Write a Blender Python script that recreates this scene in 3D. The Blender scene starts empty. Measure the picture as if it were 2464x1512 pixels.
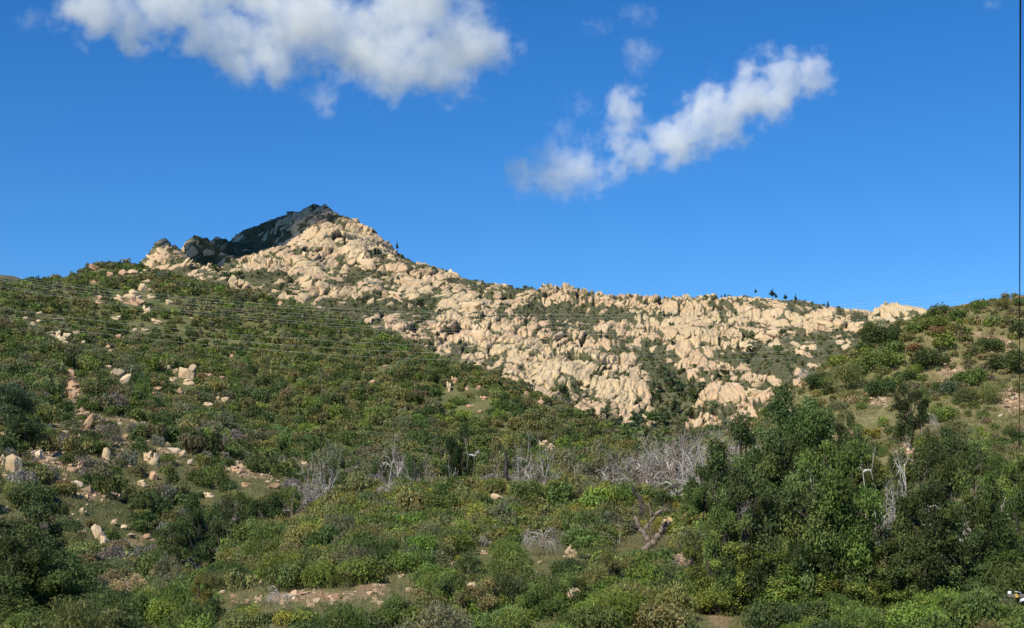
import bpy, math, random
import numpy as np
from mathutils import Vector, Matrix, Euler

# ------------------------------------------------------------------ camera, light, sky
S = bpy.context.scene
COL = S.collection
RNG = np.random.default_rng(7)
random.seed(7)
FPX, CXP, CYP = 3384.0, 1231.5, 756.0          # focal length and centre in the 2463 x 1512 photo
PITCH = math.radians(9.2)
cam_d = bpy.data.cameras.new("camera")
cam_d.sensor_width = 36.0
cam_d.lens = 36.0 * FPX / 2463.0
cam_d.clip_start, cam_d.clip_end = 0.1, 30000.0
cam = bpy.data.objects.new("camera", cam_d)
COL.objects.link(cam)
cam.location = (0, 0, 0)
cam.rotation_euler = (math.radians(90) + PITCH, 0, 0)
S.camera = cam

SUN_EL = math.radians(43)
SUN_AZ = math.atan2(-0.55, -0.84)               # clockwise from +Y: behind the camera, to the left
SUN_DIR = Vector((math.sin(SUN_AZ) * math.cos(SUN_EL), math.cos(SUN_AZ) * math.cos(SUN_EL), math.sin(SUN_EL)))
sd = bpy.data.lights.new("sun", 'SUN')
sd.energy, sd.angle, sd.color = 5.0, math.radians(0.55), (1.0, 0.93, 0.82)
sun = bpy.data.objects.new("sun", sd)
COL.objects.link(sun)
sun.rotation_euler = SUN_DIR.to_track_quat('Z', 'Y').to_euler()

W = bpy.data.worlds.new("World")
S.world = W
W.use_nodes = True
nt = W.node_tree
nt.nodes.clear()
sky = nt.nodes.new('ShaderNodeTexSky')
sky.sky_type = 'NISHITA'
sky.sun_disc = False
sky.sun_elevation, sky.sun_rotation = SUN_EL, SUN_AZ
sky.altitude, sky.air_density, sky.dust_density, sky.ozone_density = 300, 1.0, 0.0, 4.0
hs = nt.nodes.new('ShaderNodeHueSaturation')
hs.inputs['Saturation'].default_value = 1.3
bg = nt.nodes.new('ShaderNodeBackground')
bg.inputs['Strength'].default_value = 0.098
wo = nt.nodes.new('ShaderNodeOutputWorld')
nt.links.new(sky.outputs[0], hs.inputs['Color'])
tn = nt.nodes.new('ShaderNodeMix')
tn.data_type, tn.blend_type = 'RGBA', 'MULTIPLY'
tn.inputs[0].default_value = 1.0
tn.inputs[7].default_value = (0.72, 0.95, 1.15, 1)
nt.links.new(hs.outputs[0], tn.inputs[6])
nt.links.new(tn.outputs[2], bg.inputs['Color'])
nt.links.new(bg.outputs[0], wo.inputs[0])

S.view_settings.view_transform = 'Standard'
S.view_settings.look = 'None'
S.view_settings.exposure = 0.30
S.view_settings.gamma = 1
S.cycles.volume_bounces = 11
S.cycles.max_bounces = 12
S.cycles.diffuse_bounces = 3
S.cycles.volume_step_rate = 1.0

# ------------------------------------------------------------------ helpers
cP, sP = math.cos(PITCH), math.sin(PITCH)


def pt(x, y, d):
    """photo point (x, y) at depth d (metres along +Y) -> world"""
    cx, cy = (x - CXP) / FPX, (CYP - y) / FPX
    dy = cP - cy * sP
    t = d / dy
    return np.array((cx * t, d, (sP + cy * cP) * t))


def photo(X, Y, Z):
    f = Y * cP + Z * sP
    u = -Y * sP + Z * cP
    return CXP + FPX * X / f, CYP - FPX * u / f


def h2(ix, iy, s):
    n = (ix.astype(np.int64) * 374761393 + iy.astype(np.int64) * 668265263 + s * 974711) & 0x7fffffff
    n = ((n ^ (n >> 13)) * 1274126177) & 0x7fffffff
    return ((n ^ (n >> 16)) & 0xffff) / 65535.0


def h3(ix, iy, iz, s):
    n = (ix.astype(np.int64) * 374761393 + iy.astype(np.int64) * 668265263 + iz.astype(np.int64) * 1440662683 + s * 974711) & 0x7fffffff
    n = ((n ^ (n >> 13)) * 1274126177) & 0x7fffffff
    return ((n ^ (n >> 16)) & 0xffff) / 65535.0


def vn2(x, y, s=0):
    ix, iy = np.floor(x), np.floor(y)
    fx, fy = x - ix, y - iy
    fx, fy = fx * fx * (3 - 2 * fx), fy * fy * (3 - 2 * fy)
    a, b = h2(ix, iy, s), h2(ix + 1, iy, s)
    c, d = h2(ix, iy + 1, s), h2(ix + 1, iy + 1, s)
    return (a + (b - a) * fx) * (1 - fy) + (c + (d - c) * fx) * fy


def fbm2(x, y, s=0, o=4):
    r, a, t = 0, 1.0, 0
    for k in range(o):
        r = r + a * vn2(x * 2 ** k + 17.3 * k, y * 2 ** k - 9.1 * k, s + k)
        t += a
        a *= 0.5
    return r / t


def vn3(P, s=0):
    I = np.floor(P)
    f = P - I
    f = f * f * (3 - 2 * f)
    r = 0
    for dx in (0, 1):
        wx = f[:, 0] if dx else 1 - f[:, 0]
        for dy in (0, 1):
            wy = f[:, 1] if dy else 1 - f[:, 1]
            for dz in (0, 1):
                wz = f[:, 2] if dz else 1 - f[:, 2]
                r = r + wx * wy * wz * h3(I[:, 0] + dx, I[:, 1] + dy, I[:, 2] + dz, s)
    return r


def fbm3(P, s=0, o=4):
    r, a, t = 0, 1.0, 0
    for k in range(o):
        r = r + a * vn3(P * 2 ** k + 13.7 * k, s + k)
        t += a
        a *= 0.5
    return r / t


def worley(P, s=0):
    I = np.floor(P).astype(np.int64)
    n = len(P)
    f1 = np.full(n, 9.0)
    f2 = np.full(n, 9.0)
    cid = np.zeros(n)
    off = np.zeros((n, 3))
    for dx in (-1, 0, 1):
        for dy in (-1, 0, 1):
            for dz in (-1, 0, 1):
                cx, cy, cz = I[:, 0] + dx, I[:, 1] + dy, I[:, 2] + dz
                o_ = np.stack((P[:, 0] - (cx + 0.1 + .8 * h3(cx, cy, cz, s)), P[:, 1] - (cy + .1 + .8 * h3(cx, cy, cz, s + 1)),
                               P[:, 2] - (cz + .1 + .8 * h3(cx, cy, cz, s + 2))), -1)
                q = np.sqrt((o_ ** 2).sum(1))
                near = q < f1
                f2 = np.where(near, f1, np.minimum(f2, q))
                cid = np.where(near, h3(cx, cy, cz, s + 3), cid)
                f1 = np.where(near, q, f1)
                off[near] = o_[near]
    return f1, f2, cid, off


def np_mesh(name, V, F, smooth=True, tint=None, attrs=None):
    me = bpy.data.meshes.new(name)
    V = np.ascontiguousarray(V, dtype=np.float32)
    F = np.ascontiguousarray(F, dtype=np.int32)
    k = F.shape[1]
    me.vertices.add(len(V))
    me.vertices.foreach_set("co", V.ravel())
    me.loops.add(F.size)
    me.loops.foreach_set("vertex_index", F.ravel())
    me.polygons.add(len(F))
    me.polygons.foreach_set("loop_start", np.arange(0, F.size, k, dtype=np.int32))
    me.polygons.foreach_set("use_smooth", np.full(len(F), smooth))
    if tint is not None:
        a = me.attributes.new("tint", 'FLOAT_COLOR', 'POINT')
        a.data.foreach_set("color", np.c_[tint, np.ones(len(tint))].astype(np.float32).ravel())
    for nm, v in (attrs or {}).items():
        a = me.attributes.new(nm, 'FLOAT', 'POINT')
        a.data.foreach_set("value", np.asarray(v, dtype=np.float32))
    me.update(calc_edges=True)
    return me


def obj(name, me, mat=None, parent=None):
    o = bpy.data.objects.new(name, me)
    COL.objects.link(o)
    if mat is not None and not me.materials:
        me.materials.append(mat)
    if parent is not None:
        o.parent = parent
    return o


def tag(o, label, cat, group=None):
    o["label"], o["category"] = label, cat
    if group:
        o["group"] = group
    return o


def setting(o, kind='structure'):
    o["kind"] = kind
    return o


def empty(name, loc):
    o = bpy.data.objects.new(name, None)
    o.empty_display_size = 0.3
    COL.objects.link(o)
    o.location = loc
    return o


# ------------------------------------------------------------------ terrain surfaces
class Surf:
    """thin plate surface z(x, y) through control points"""

    def __init__(self, ctrl, extra=(), back=(), drop=0.45, run=0.14, smooth=0.0, bump=(), guard=()):
        self.bump = ()
        sh_ = np.zeros(len(back))
        for it in range(5):                              # settle until the crests reach the height they should
            self.fit([pt(*c) for c in ctrl], [pt(c[0], c[1] + e, c[2]) for c, e in zip(back, sh_)], extra, drop, run, smooth)
            if not len(back):
                break
            B = np.array(back, float)
            D = B[:, 2:3] * np.linspace(.8, 1.3, 60)[None]
            T = np.array([pt(*c)[0] / c[2] for c in back])[:, None]
            _, yy = photo(T * D, D, self(T * D, D))
            sh_ += np.clip(B[:, 1] - yy.min(1), -12, 12) * .7
        self.bump = bump

    def fit(self, P, R, extra, drop, run, smooth):
        P = list(P)
        for p in R:                                      # ridge points fall away behind
            P.append(p)
            for k in (1.0, 2.5):
                q = p * (1 + run * k)
                P.append(np.array((q[0], q[1], p[2] - drop * run * k * p[1])))
        P += [np.array(e, float) for e in extra]
        P = np.array(P)
        self.s = P[:, 1].mean()
        self.c = P[:, :2] / self.s
        n = len(P)
        K = self.k(self.c[:, None] - self.c[None])
        K += np.eye(n) * smooth
        A = np.zeros((n + 3, n + 3))
        A[:n, :n] = K
        A[:n, n] = 1
        A[:n, n + 1:] = self.c
        A[n:, :n] = A[:n, n:].T
        b = np.zeros(n + 3)
        b[:n] = P[:, 2]
        self.w = np.linalg.solve(A, b)

    @staticmethod
    def k(d):
        r2 = (d ** 2).sum(-1)
        return np.where(r2 > 1e-12, 0.5 * r2 * np.log(np.maximum(r2, 1e-12)), 0)

    def __call__(self, X, Y):
        X, Y = np.asarray(X, float), np.asarray(Y, float)
        sh = X.shape
        Q = np.c_[X.ravel(), Y.ravel()] / self.s
        out = np.empty(len(Q))
        n = len(self.c)
        for i in range(0, len(Q), 40000):
            q = Q[i:i + 40000]
            out[i:i + 40000] = self.k(q[:, None] - self.c[None]) @ self.w[:n] + self.w[n] + q @ self.w[n + 1:]
        for (L, a, sd_) in self.bump:
            out += a * (fbm2(X.ravel() / L, Y.ravel() / L, sd_, 3) - .5) * 2
        return out.reshape(sh)


SPUR = Surf(
    [(-300, 1600, 50), (400, 1600, 50), (1000, 1590, 50), (1600, 1590, 50), (2200, 1600, 50), (2800, 1600, 50),
     (-200, 1540, 70), (150, 1500, 75), (400, 1500, 68), (700, 1445, 72), (1000, 1415, 75), (1300, 1330, 90), (1300, 1250, 112), (1000, 1285, 106),
     (800, 1335, 92), (1500, 1345, 86), (1650, 1415, 76), (1700, 1235, 120), (1700, 1345, 88), (2000, 1330, 100),
     (2100, 1390, 85), (2300, 1390, 82), (2600, 1390, 82), (2000, 1250, 122), (2300, 1260, 115), (2600, 1260, 115)],
    back=[(1000, 1208, 140), (1150, 1198, 143), (1300, 1193, 145), (1500, 1198, 142), (760, 1248, 126), (560, 1338, 102), (400, 1448, 82)],
    extra=[(-10, 20, -13), (10, 20, -13), (-30, 35, -11), (30, 35, -11), (0, 35, -9.5), (0, 0, -1.9), (-6, 0, -2), (6, 0, -2),
           (-40, 100, -12), (-60, 130, -12), (-25, 0, -6), (30, 0, -4)],
    drop=0.22, run=0.12, bump=((14, .5, 3), (5, .18, 9)))

LEFT = Surf(
    [(-250, 1330, 105), (-250, 1100, 150), (-250, 900, 210), (-250, 770, 262),
     (0, 1300, 110), (0, 1180, 130), (0, 1060, 158), (0, 940, 200), (0, 800, 256),
     (130, 1150, 142), (140, 1000, 190), (125, 868, 246), (300, 975, 216), (450, 1075, 192), (560, 1180, 168),
     (0, 735, 350), (130, 805, 320), (300, 880, 305), (450, 970, 285),
     (200, 770, 365), (400, 810, 370), (600, 838, 365), (800, 860, 345), (600, 900, 315), (700, 960, 295), (900, 955, 300), (1100, 985, 292),
     (600, 1060, 245), (750, 1080, 240), (900, 1075, 244), (1100, 1080, 250), (1300, 1085, 252), (700, 1160, 205), (900, 1150, 208), (1200, 1140, 222),
     (1400, 1120, 232), (450, 1230, 158), (250, 1290, 128), (400, 1345, 115), (150, 1400, 95), (600, 1230, 160), (900, 1215, 185), (1250, 1200, 200)],
    back=[(-250, 682, 430), (-100, 685, 430), (0, 691, 430), (90, 694, 436), (160, 670, 440), (230, 654, 455), (310, 654, 470), (370, 668, 475), (430, 696, 475), (540, 738, 465),
          (680, 756, 440), (830, 778, 420), (930, 814, 400), (1060, 866, 380), (1200, 928, 350), (1330, 978, 320), (1430, 1028, 300), (1510, 1078, 280)],
    extra=[(60, 200, -4), (90, 260, 0), (70, 330, 2), (100, 400, 10), (0, 100, -16), (-40, 60, -18)],
    drop=0.4, run=0.15, bump=((40, 2.2, 11), (12, .6, 12)))

RIGHT = Surf(
    [(2700, 900, 210), (2463, 910, 212), (2300, 860, 225), (2150, 910, 220), (2000, 975, 208), (2300, 960, 190), (2463, 1060, 160), (2200, 1010, 180),
     (2000, 1065, 180), (1880, 1065, 190), (2300, 1085, 150), (2700, 1080, 160), (2463, 1190, 122), (2200, 1145, 132), (2000, 1165, 142), (1800, 1145, 165),
     (2700, 1190, 122), (2463, 1310, 94), (2200, 1280, 100), (1950, 1270, 112), (1700, 1200, 160), (2700, 1310, 94), (2700, 1430, 78), (2463, 1430, 78), (2200, 1410, 84), (1950, 1400, 95), (2300, 1180, 120), (2100, 1260, 110)],
    back=[(2760, 766, 292), (2600, 759, 290), (2463, 766, 285), (2370, 756, 282), (2290, 757, 277), (2230, 775, 270), (2100, 824, 260), (1960, 914, 245),
          (1850, 994, 230), (1780, 1039, 220), (1700, 1076, 215), (1640, 1106, 210)],
    extra=[(10, 250, -6), (0, 200, -6), (20, 150, -8), (20, 330, 5), (-10, 100, -12)],
    drop=0.3, run=0.14, bump=((30, 1.2, 21), (9, .4, 22)))

MOUNT = Surf(
    [(600, 642, 1130), (540, 698, 1030), (680, 588, 1230), (750, 560, 1330), (830, 535, 1440), (440, 640, 1300), (480, 655, 1330), (530, 660, 1350), (560, 620, 1420),
     (620, 580, 1480), (500, 610, 1410), (400, 610, 1240), (440, 610, 1280), (380, 660, 1180), (560, 690, 1270),
     (700, 730, 970), (900, 800, 890), (1000, 850, 840), (1130, 900, 790), (1300, 955, 760), (1450, 1005, 725), (1540, 1010, 735),
     (800, 640, 1190), (900, 650, 1200), (850, 590, 1330), (1000, 720, 1070), (1100, 720, 1100), (1200, 750, 1080), (1300, 750, 1120), (1400, 800, 1000), (1300, 850, 900),
     (1500, 900, 850), (1450, 760, 1110), (1600, 760, 1120), (1700, 800, 1050), (1680, 760, 1140), (1660, 835, 960), (1740, 885, 890), (1650, 895, 880),
     (1600, 950, 830), (1640, 1000, 790), (1700, 945, 800), (1800, 930, 780), (1850, 870, 840), (1900, 835, 920), (2000, 800, 990), (2100, 775, 1050),
     (1800, 790, 1050), (1900, 770, 1120), (1760, 1000, 735), (1650, 1050, 690), (1720, 990, 730), (1560, 1045, 660), (1550, 1064, 480), (1545, 1080, 340), (1480, 1040, 690),
     (1250, 900, 830), (1150, 820, 930), (700, 660, 1110), (620, 700, 1020), (1000, 900, 780), (700, 800, 850), (300, 760, 850), (1800, 1060, 640), (1900, 960, 720),
     (2100, 880, 820), (2300, 830, 920), (2500, 850, 920)],
    back=[(-100, 740, 1250), (200, 706, 1220), (330, 638, 1230), (365, 606, 1260), (400, 578, 1300), (470, 573, 1370), (520, 580, 1430), (590, 550, 1490), (650, 524, 1530), (700, 511, 1550), (760, 495, 1560),
          (810, 518, 1540), (885, 553, 1480), (940, 598, 1440), (1000, 630, 1500), (1090, 653, 1520), (1170, 696, 1480), (1290, 704, 1360), (1370, 709, 1340), (1460, 718, 1330), (1550, 724, 1320),
          (1640, 728, 1320), (1720, 736, 1340), (1810, 729, 1480), (1870, 742, 1440), (1960, 762, 1400), (2040, 742, 1220), (2100, 749, 1170),
          (2165, 738, 1130), (2240, 756, 1090), (2420, 789, 1100)],
    drop=0.35, run=0.07, smooth=1e-5, bump=((120, 7, 31), (45, 3.5, 32)))

HILLS = (SPUR, LEFT, RIGHT)


def near_ok(X, Y):
    return Y


def ground(X, Y):
    X, Y = np.asarray(X, float), np.asarray(Y, float)
    z = np.full(X.shape, -60.0)
    z = np.where(Y < 230, np.maximum(z, SPUR(X, Y)), z)
    xd = CXP + FPX * X / np.maximum(Y, 1) / 1.0
    z = np.where((Y > 85) & (Y < 620) & (xd < 1800), np.maximum(z, LEFT(X, Y)), z)
    z = np.where((Y > 85) & (Y < 420) & (xd > 1450), np.maximum(z, RIGHT(X, Y)), z)
    return z


def far_ground(X, Y):
    return np.where(np.asarray(Y) > 320, MOUNT(X, Y), -100)


def hits(xy, d0=40.0, d1=620.0, fn=ground, n=420):
    """where the sight lines through photo points first meet the terrain"""
    xy = np.asarray(xy, float)
    D = np.geomspace(d0, d1, n)
    out = []
    for i in range(0, len(xy), 150):
        q = xy[i:i + 150]
        cx, cy = (q[:, 0] - CXP) / FPX, (CYP - q[:, 1]) / FPX
        dy = cP - cy * sP
        X = (cx / dy)[:, None] * D
        Z = ((sP + cy * cP) / dy)[:, None] * D
        G = fn(X, np.broadcast_to(D, X.shape))
        below = G >= Z
        any_ = below.any(1)
        k = below.argmax(1)
        for j in range(len(q)):
            if any_[j] and k[j] > 0:
                a, b = Z[j, k[j] - 1] - G[j, k[j] - 1], G[j, k[j]] - Z[j, k[j]]
                t = a / max(a + b, 1e-6)
                d = D[k[j] - 1] + (D[k[j]] - D[k[j] - 1]) * t
                out.append((X[j, k[j] - 1] + (X[j, k[j]] - X[j, k[j] - 1]) * t, d, G[j, k[j] - 1] + (G[j, k[j]] - G[j, k[j] - 1]) * t))
            else:
                out.append((np.nan,) * 3)
    return np.array(out)


def fan(fn, x0, x1, d0, d1, ncol, nrow, fine=700, w=0.08):
    """a grid whose rows lie closer where the ground is steep"""
    xs = np.linspace(x0, x1, ncol)
    tx = (xs - CXP) / FPX
    D = np.geomspace(d0, d1, fine)
    nc = max(60, ncol // 6)
    tc = np.linspace(tx[0], tx[-1], nc)
    Zc = fn(tc[:, None] * D, np.broadcast_to(D, (nc, fine)))
    el = np.arctan2(Zc, D) * 1400
    ds = np.abs(np.diff(el, axis=1)) + w * np.diff(np.log(D)) * 1400
    s = np.c_[np.zeros(nc), np.cumsum(ds, 1)]
    rows = np.array([np.interp(np.linspace(0, s[i, -1], nrow), s[i], D) for i in range(nc)])
    k = np.ones(9) / 9
    Y = np.array([np.interp(tx, tc, np.convolve(np.pad(rows[:, r], 4, mode='edge'), k, 'valid')) for r in range(nrow)])
    X = tx[None] * Y
    Z = fn(X, Y)
    V = np.stack((X, Y, Z), -1).reshape(-1, 3)
    i = np.arange(nrow * ncol).reshape(nrow, ncol)
    F = np.stack((i[:-1, :-1], i[:-1, 1:], i[1:, 1:], i[1:, :-1]), -1).reshape(-1, 4)
    return V, F, (nrow, ncol)


def grid_normals(V, sh):
    G = V.reshape(sh[0], sh[1], 3)
    n = np.cross(np.gradient(G, axis=1), np.gradient(G, axis=0)).reshape(-1, 3)
    n /= np.linalg.norm(n, axis=1)[:, None] + 1e-9
    return np.where((n[:, 2] < 0)[:, None], -n, n)


# ------------------------------------------------------------------ materials
class N:
    def __init__(self, name):
        self.m = bpy.data.materials.new(name)
        self.m.use_nodes = True
        self.t = self.m.node_tree
        self.t.nodes.clear()
        self.out = self.t.nodes.new('ShaderNodeOutputMaterial')

    def n(self, kind, **kw):
        nd = self.t.nodes.new('ShaderNode' + kind)
        for k, v in kw.items():
            if k in nd.inputs:
                s = nd.inputs[k]
                if hasattr(v, 'is_output') or isinstance(v, bpy.types.NodeSocket):
                    self.t.links.new(v, s)
                else:
                    s.default_value = v
            else:
                setattr(nd, k, v)
        return nd

    def link(self, a, b):
        self.t.links.new(a, b)

    def noise(self, vec, scale, detail=4, rough=.55):
        nd = self.n('TexNoise', Scale=scale, Detail=detail, Roughness=rough)
        self.link(vec, nd.inputs['Vector'])
        return nd.outputs[0]

    def mix(self, fac, a, b, blend='MIX'):
        nd = self.t.nodes.new('ShaderNodeMix')
        nd.data_type = 'RGBA'
        nd.blend_type = blend
        for s, v in ((nd.inputs[0], fac), (nd.inputs[6], a), (nd.inputs[7], b)):
            if isinstance(v, bpy.types.NodeSocket):
                self.link(v, s)
            elif isinstance(v, (tuple, list)):
                s.default_value = (*v[:3], 1)
            else:
                s.default_value = v
        return nd.outputs[2]

    def ramp(self, fac, lo, hi):
        nd = self.n('MapRange')
        nd.inputs[1].default_value, nd.inputs[2].default_value = lo, hi
        nd.interpolation_type = 'SMOOTHSTEP'
        self.link(fac, nd.inputs[0])
        return nd.outputs[0]

    def math(self, op, a, b=0.0):
        nd = self.t.nodes.new('ShaderNodeMath')
        nd.operation = op
        for s, v in ((nd.inputs[0], a), (nd.inputs[1], b)):
            if isinstance(v, bpy.types.NodeSocket):
                self.link(v, s)
            else:
                s.default_value = v
        return nd.outputs[0]

    def attr(self, name, out=2):
        nd = self.n('Attribute', attribute_name=name)
        return nd.outputs[out]

    def surf(self, color, rough=.8, bump=None, spec=.25):
        p = self.n('BsdfPrincipled', Roughness=rough)
        p.inputs['Specular IOR Level'].default_value = spec
        if isinstance(color, tuple):
            p.inputs['Base Color'].default_value = (*color, 1)
        else:
            self.link(color, p.inputs['Base Color'])
        if bump:
            b = self.n('Bump', Strength=bump[1], Distance=bump[2])
            self.link(bump[0], b.inputs['Height'])
            self.link(b.outputs[0], p.inputs['Normal'])
        self.link(p.outputs[0], self.out.inputs[0])
        return self.m


def mat_rock_face():
    a = N('mountain_sandstone')
    pos = a.n('NewGeometry').outputs['Position']
    n1 = a.noise(pos, .012, 4)
    n2 = a.noise(pos, .09, 5)
    n3 = a.noise(pos, .5, 5)
    c = a.mix(a.ramp(n1, .38, .60), (.49, .378, .212), (.48, .330, .192))
    c = a.mix(a.ramp(n2, .52, .72), c, (.52, .42, .27))
    c = a.mix(a.math('MULTIPLY', a.ramp(n2, .42, .30), .6), c, (.34, .30, .235))
    c = a.mix(a.math('MULTIPLY', a.ramp(n3, .52, .75), .5), c, (.36, .28, .19))
    mp = a.n('Mapping', vector_type='POINT')
    mp.inputs['Rotation'].default_value = (0, math.radians(-22), 0)
    mp.inputs['Scale'].default_value = (1.0, .35, .10)
    a.link(pos, mp.inputs['Vector'])
    ns = a.noise(mp.outputs[0], .42, 5, .6)
    c = a.mix(a.math('MULTIPLY', a.ramp(ns, .50, .68), .55), c, (.27, .225, .165))
    c = a.mix(a.math('MULTIPLY', a.ramp(ns, .46, .32), .5), c, (.58, .41, .22))
    g = a.mix(a.ramp(n2, .3, .7), (.060, .070, .032), (.105, .098, .052))
    g = a.mix(a.ramp(n3, .55, .72), g, (.17, .135, .085))
    c = a.mix(a.ramp(a.math('ADD', a.attr('brush'), a.math('MULTIPLY', a.math('SUBTRACT', n3, .5), .5)), .35, .6), c, g)
    return a.surf(c, .9, (n3, .5, .6), .1)


def mat_ground(name, soil, grass, green, k):
    a = N(name)
    pos = a.n('NewGeometry').outputs['Position']
    n1 = a.noise(pos, .05 * k, 4)
    n2 = a.noise(pos, .35 * k, 5)
    n3 = a.noise(pos, 2.5 * k, 6, .7)
    n4 = a.noise(pos, 9 * k, 4, .7)
    c = a.mix(a.ramp(n2, .42, .62), grass, green)
    c = a.mix(a.ramp(n4, .50, .68), c, tuple(v * .35 for v in green))
    bare = a.math('ADD', a.math('ADD', a.attr('bare'), a.math('MULTIPLY', a.math('SUBTRACT', n2, .5), .9)), a.math('ADD', a.math('MULTIPLY', a.math('SUBTRACT', n1, .5), .6), a.math('MULTIPLY', a.math('SUBTRACT', n3, .5), .7)))
    s = a.mix(a.ramp(n3, .35, .7), tuple(v * .72 for v in soil), tuple(v * 1.25 for v in soil))
    s = a.mix(a.math('MULTIPLY', a.ramp(n4, .53, .63), .75), s, tuple(v * .38 for v in soil))
    c = a.mix(a.ramp(bare, .42, .58), c, s)
    c = a.mix(a.math('MULTIPLY', a.ramp(n3, .45, .7), .45), c, tuple(v * .4 for v in green))
    return a.surf(c, .95, (n3, .8, .25), .05)


M_MOUNT = mat_rock_face()
M_LEFT = mat_ground('scrub_hill', (.33, .235, .14), (.150, .146, .062), (.085, .098, .036), .6)
M_SPUR = mat_ground('scrub_spur', (.34, .23, .135), (.170, .165, .070), (.110, .128, .044), 1.0)
M_RIGHT = mat_ground('scrub_slope', (.38, .26, .155), (.235, .200, .092), (.165, .160, .062), .8)

# ------------------------------------------------------------------ the hills as meshes
BARE = [  # bare soil: photo x, y, rx, ry, strength
    (740, 1435, 140, 22, .55), (900, 1410, 50, 25, .4), (1660, 1335, 55, 40, .7), (1730, 1475, 40, 50, .5), (180, 920, 22, 45, .7), (200, 1010, 40, 30, .3),
    (640, 1130, 70, 45, .4), (130, 1090, 90, 60, .3), (300, 1090, 140, 70, .22), (2190, 1090, 45, 22, .7), (2110, 960, 35, 25, .5), (2280, 890, 50, 25, .4),
    (2400, 850, 50, 40, .4), (2440, 960, 50, 40, .45), (2050, 1045, 25, 15, .5), (1420, 1420, 40, 30, .3), (330, 1300, 40, 60, .3), (180, 1260, 80, 40, .3), (2240, 1370, 50, 30, .4),
    (100, 830, 60, 30, .3), (560, 1120, 50, 30, .3), (430, 1200, 60, 60, .2), (2270, 800, 120, 20, .2), (2180, 1010, 30, 30, .4), (250, 1050, 260, 130, .06), (120, 960, 100, 60, .06), (330, 1010, 80, 16, .4), (230, 1190, 70, 16, .4), (120, 1100, 70, 18, .4), (420, 1080, 40, 20, .4), (620, 1080, 120, 50, .15), (500, 960, 60, 20, .2), (1640, 1090, 60, 30, .2), (620, 860, 400, 60, -.15), (1250, 1250, 500, 90, -.3)]


def paint(V, blobs):
    px, py = photo(V[:, 0], np.maximum(V[:, 1], 5), V[:, 2])
    r = np.zeros(len(V))
    for x, y, rx, ry, s in blobs:
        r += s * np.exp(-(((px - x) / rx) ** 2 + ((py - y) / ry) ** 2) * 1.2)
    return r


def build_hill(name, fn, mat, x0, x1, d0, d1, nc, nr, base):
    V, F, sh = fan(fn, x0, x1, d0, d1, nc, nr)
    o = obj(name, np_mesh(name, V, F, attrs={'bare': paint(V, BARE) + base}), mat)
    return setting(o)


build_hill('ground', SPUR, M_SPUR, -900, 3400, 20, 215, 420, 330, .17)
build_hill('left_hill', LEFT, M_LEFT, -500, 1800, 88, 640, 460, 420, .20)
build_hill('right_hill', RIGHT, M_RIGHT, 1450, 3200, 88, 430, 390, 300, .26)

# near ground under and behind the viewer, out to the horizon
gx = np.r_[-12000, -4000, -1200, -400, np.linspace(-60, 60, 25), 400, 1200, 4000, 12000]
gy = np.r_[-9000, -2000, -500, -100, np.linspace(-30, 20, 14), 60, 400, 1200, 4000, 14000]
GX, GY = np.meshgrid(gx, gy)
r_ = np.hypot(GX, GY)
GZ = -1.9 - np.clip(r_ - 4, 0, 60) * .32 - np.clip(r_ - 64, 0, 1e9) * .012
GZ[GY > 20.5] -= 18
i_ = np.arange(GX.size).reshape(GX.shape)
Fg = np.stack((i_[:-1, :-1], i_[:-1, 1:], i_[1:, 1:], i_[1:, :-1]), -1).reshape(-1, 4)
Vg = np.stack((GX, GY, GZ), -1).reshape(-1, 3)
setting(obj('valley_ground', np_mesh('valley_ground', Vg, Fg, attrs={'bare': np.full(len(Vg), .2)}), M_SPUR))

BRUSH = [  # brushy places on the mountain: photo x, y, rx, ry, strength
    (1375, 760, 60, 40, .55), (1620, 960, 60, 85, 1.0), (1560, 860, 50, 40, .5), (1780, 858, 110, 20, .8), (1950, 815, 80, 14, .4), (1870, 872, 70, 16, .7), (1990, 850, 90, 18, .45),
    (1640, 820, 30, 20, .3), (565, 655, 40, 30, .45), (500, 625, 50, 20, .3), (700, 535, 110, 34, -.06), (600, 590, 60, 30, .08), (2090, 748, 60, 18, -.6), (1975, 755, 60, 14, -.5), (430, 600, 60, 30, -.4), (1490, 830, 70, 25, .5), (1330, 810, 70, 20, .3), (1020, 620, 70, 18, .95), (1130, 668, 40, 18, .9),
    (1580, 1045, 120, 18, 1.0), (1540, 1075, 200, 25, 1.0), (1000, 745, 60, 16, .45), (860, 745, 70, 14, .5), (640, 665, 50, 15, .4), (860, 660, 30, 18, .4), (1090, 860, 60, 18, .4),
    (1470, 1015, 40, 25, .2), (420, 640, 24, 40, .5), (530, 690, 60, 22, 1.0), (1380, 930, 30, 20, .25), (1180, 870, 40, 15, .3), (2150, 742, 90, 18, -.7), (2040, 742, 50, 14, -.4), (1780, 950, 40, 25, .4),
    (800, 520, 60, 12, .2), (1900, 745, 60, 10, .3), (1250, 700, 60, 12, .35), (1700, 735, 80, 10, .3), (1840, 740, 60, 14, .3), (1300, 740, 30, 14, .3), (2060, 790, 50, 14, -.3), (1960, 780, 80, 14, -.4),
    (1500, 960, 90, 60, -.5), (1670, 800, 50, 50, -.6), (1110, 735, 60, 40, -.5), (1680, 890, 60, 30, -.5), (1330, 890, 130, 60, -.45), (1790, 950, 70, 30, -.3), (750, 640, 150, 80, -.25), (1000, 680, 80, 30, -.3),
    (1860, 790, 70, 40, -.3)]


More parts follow.
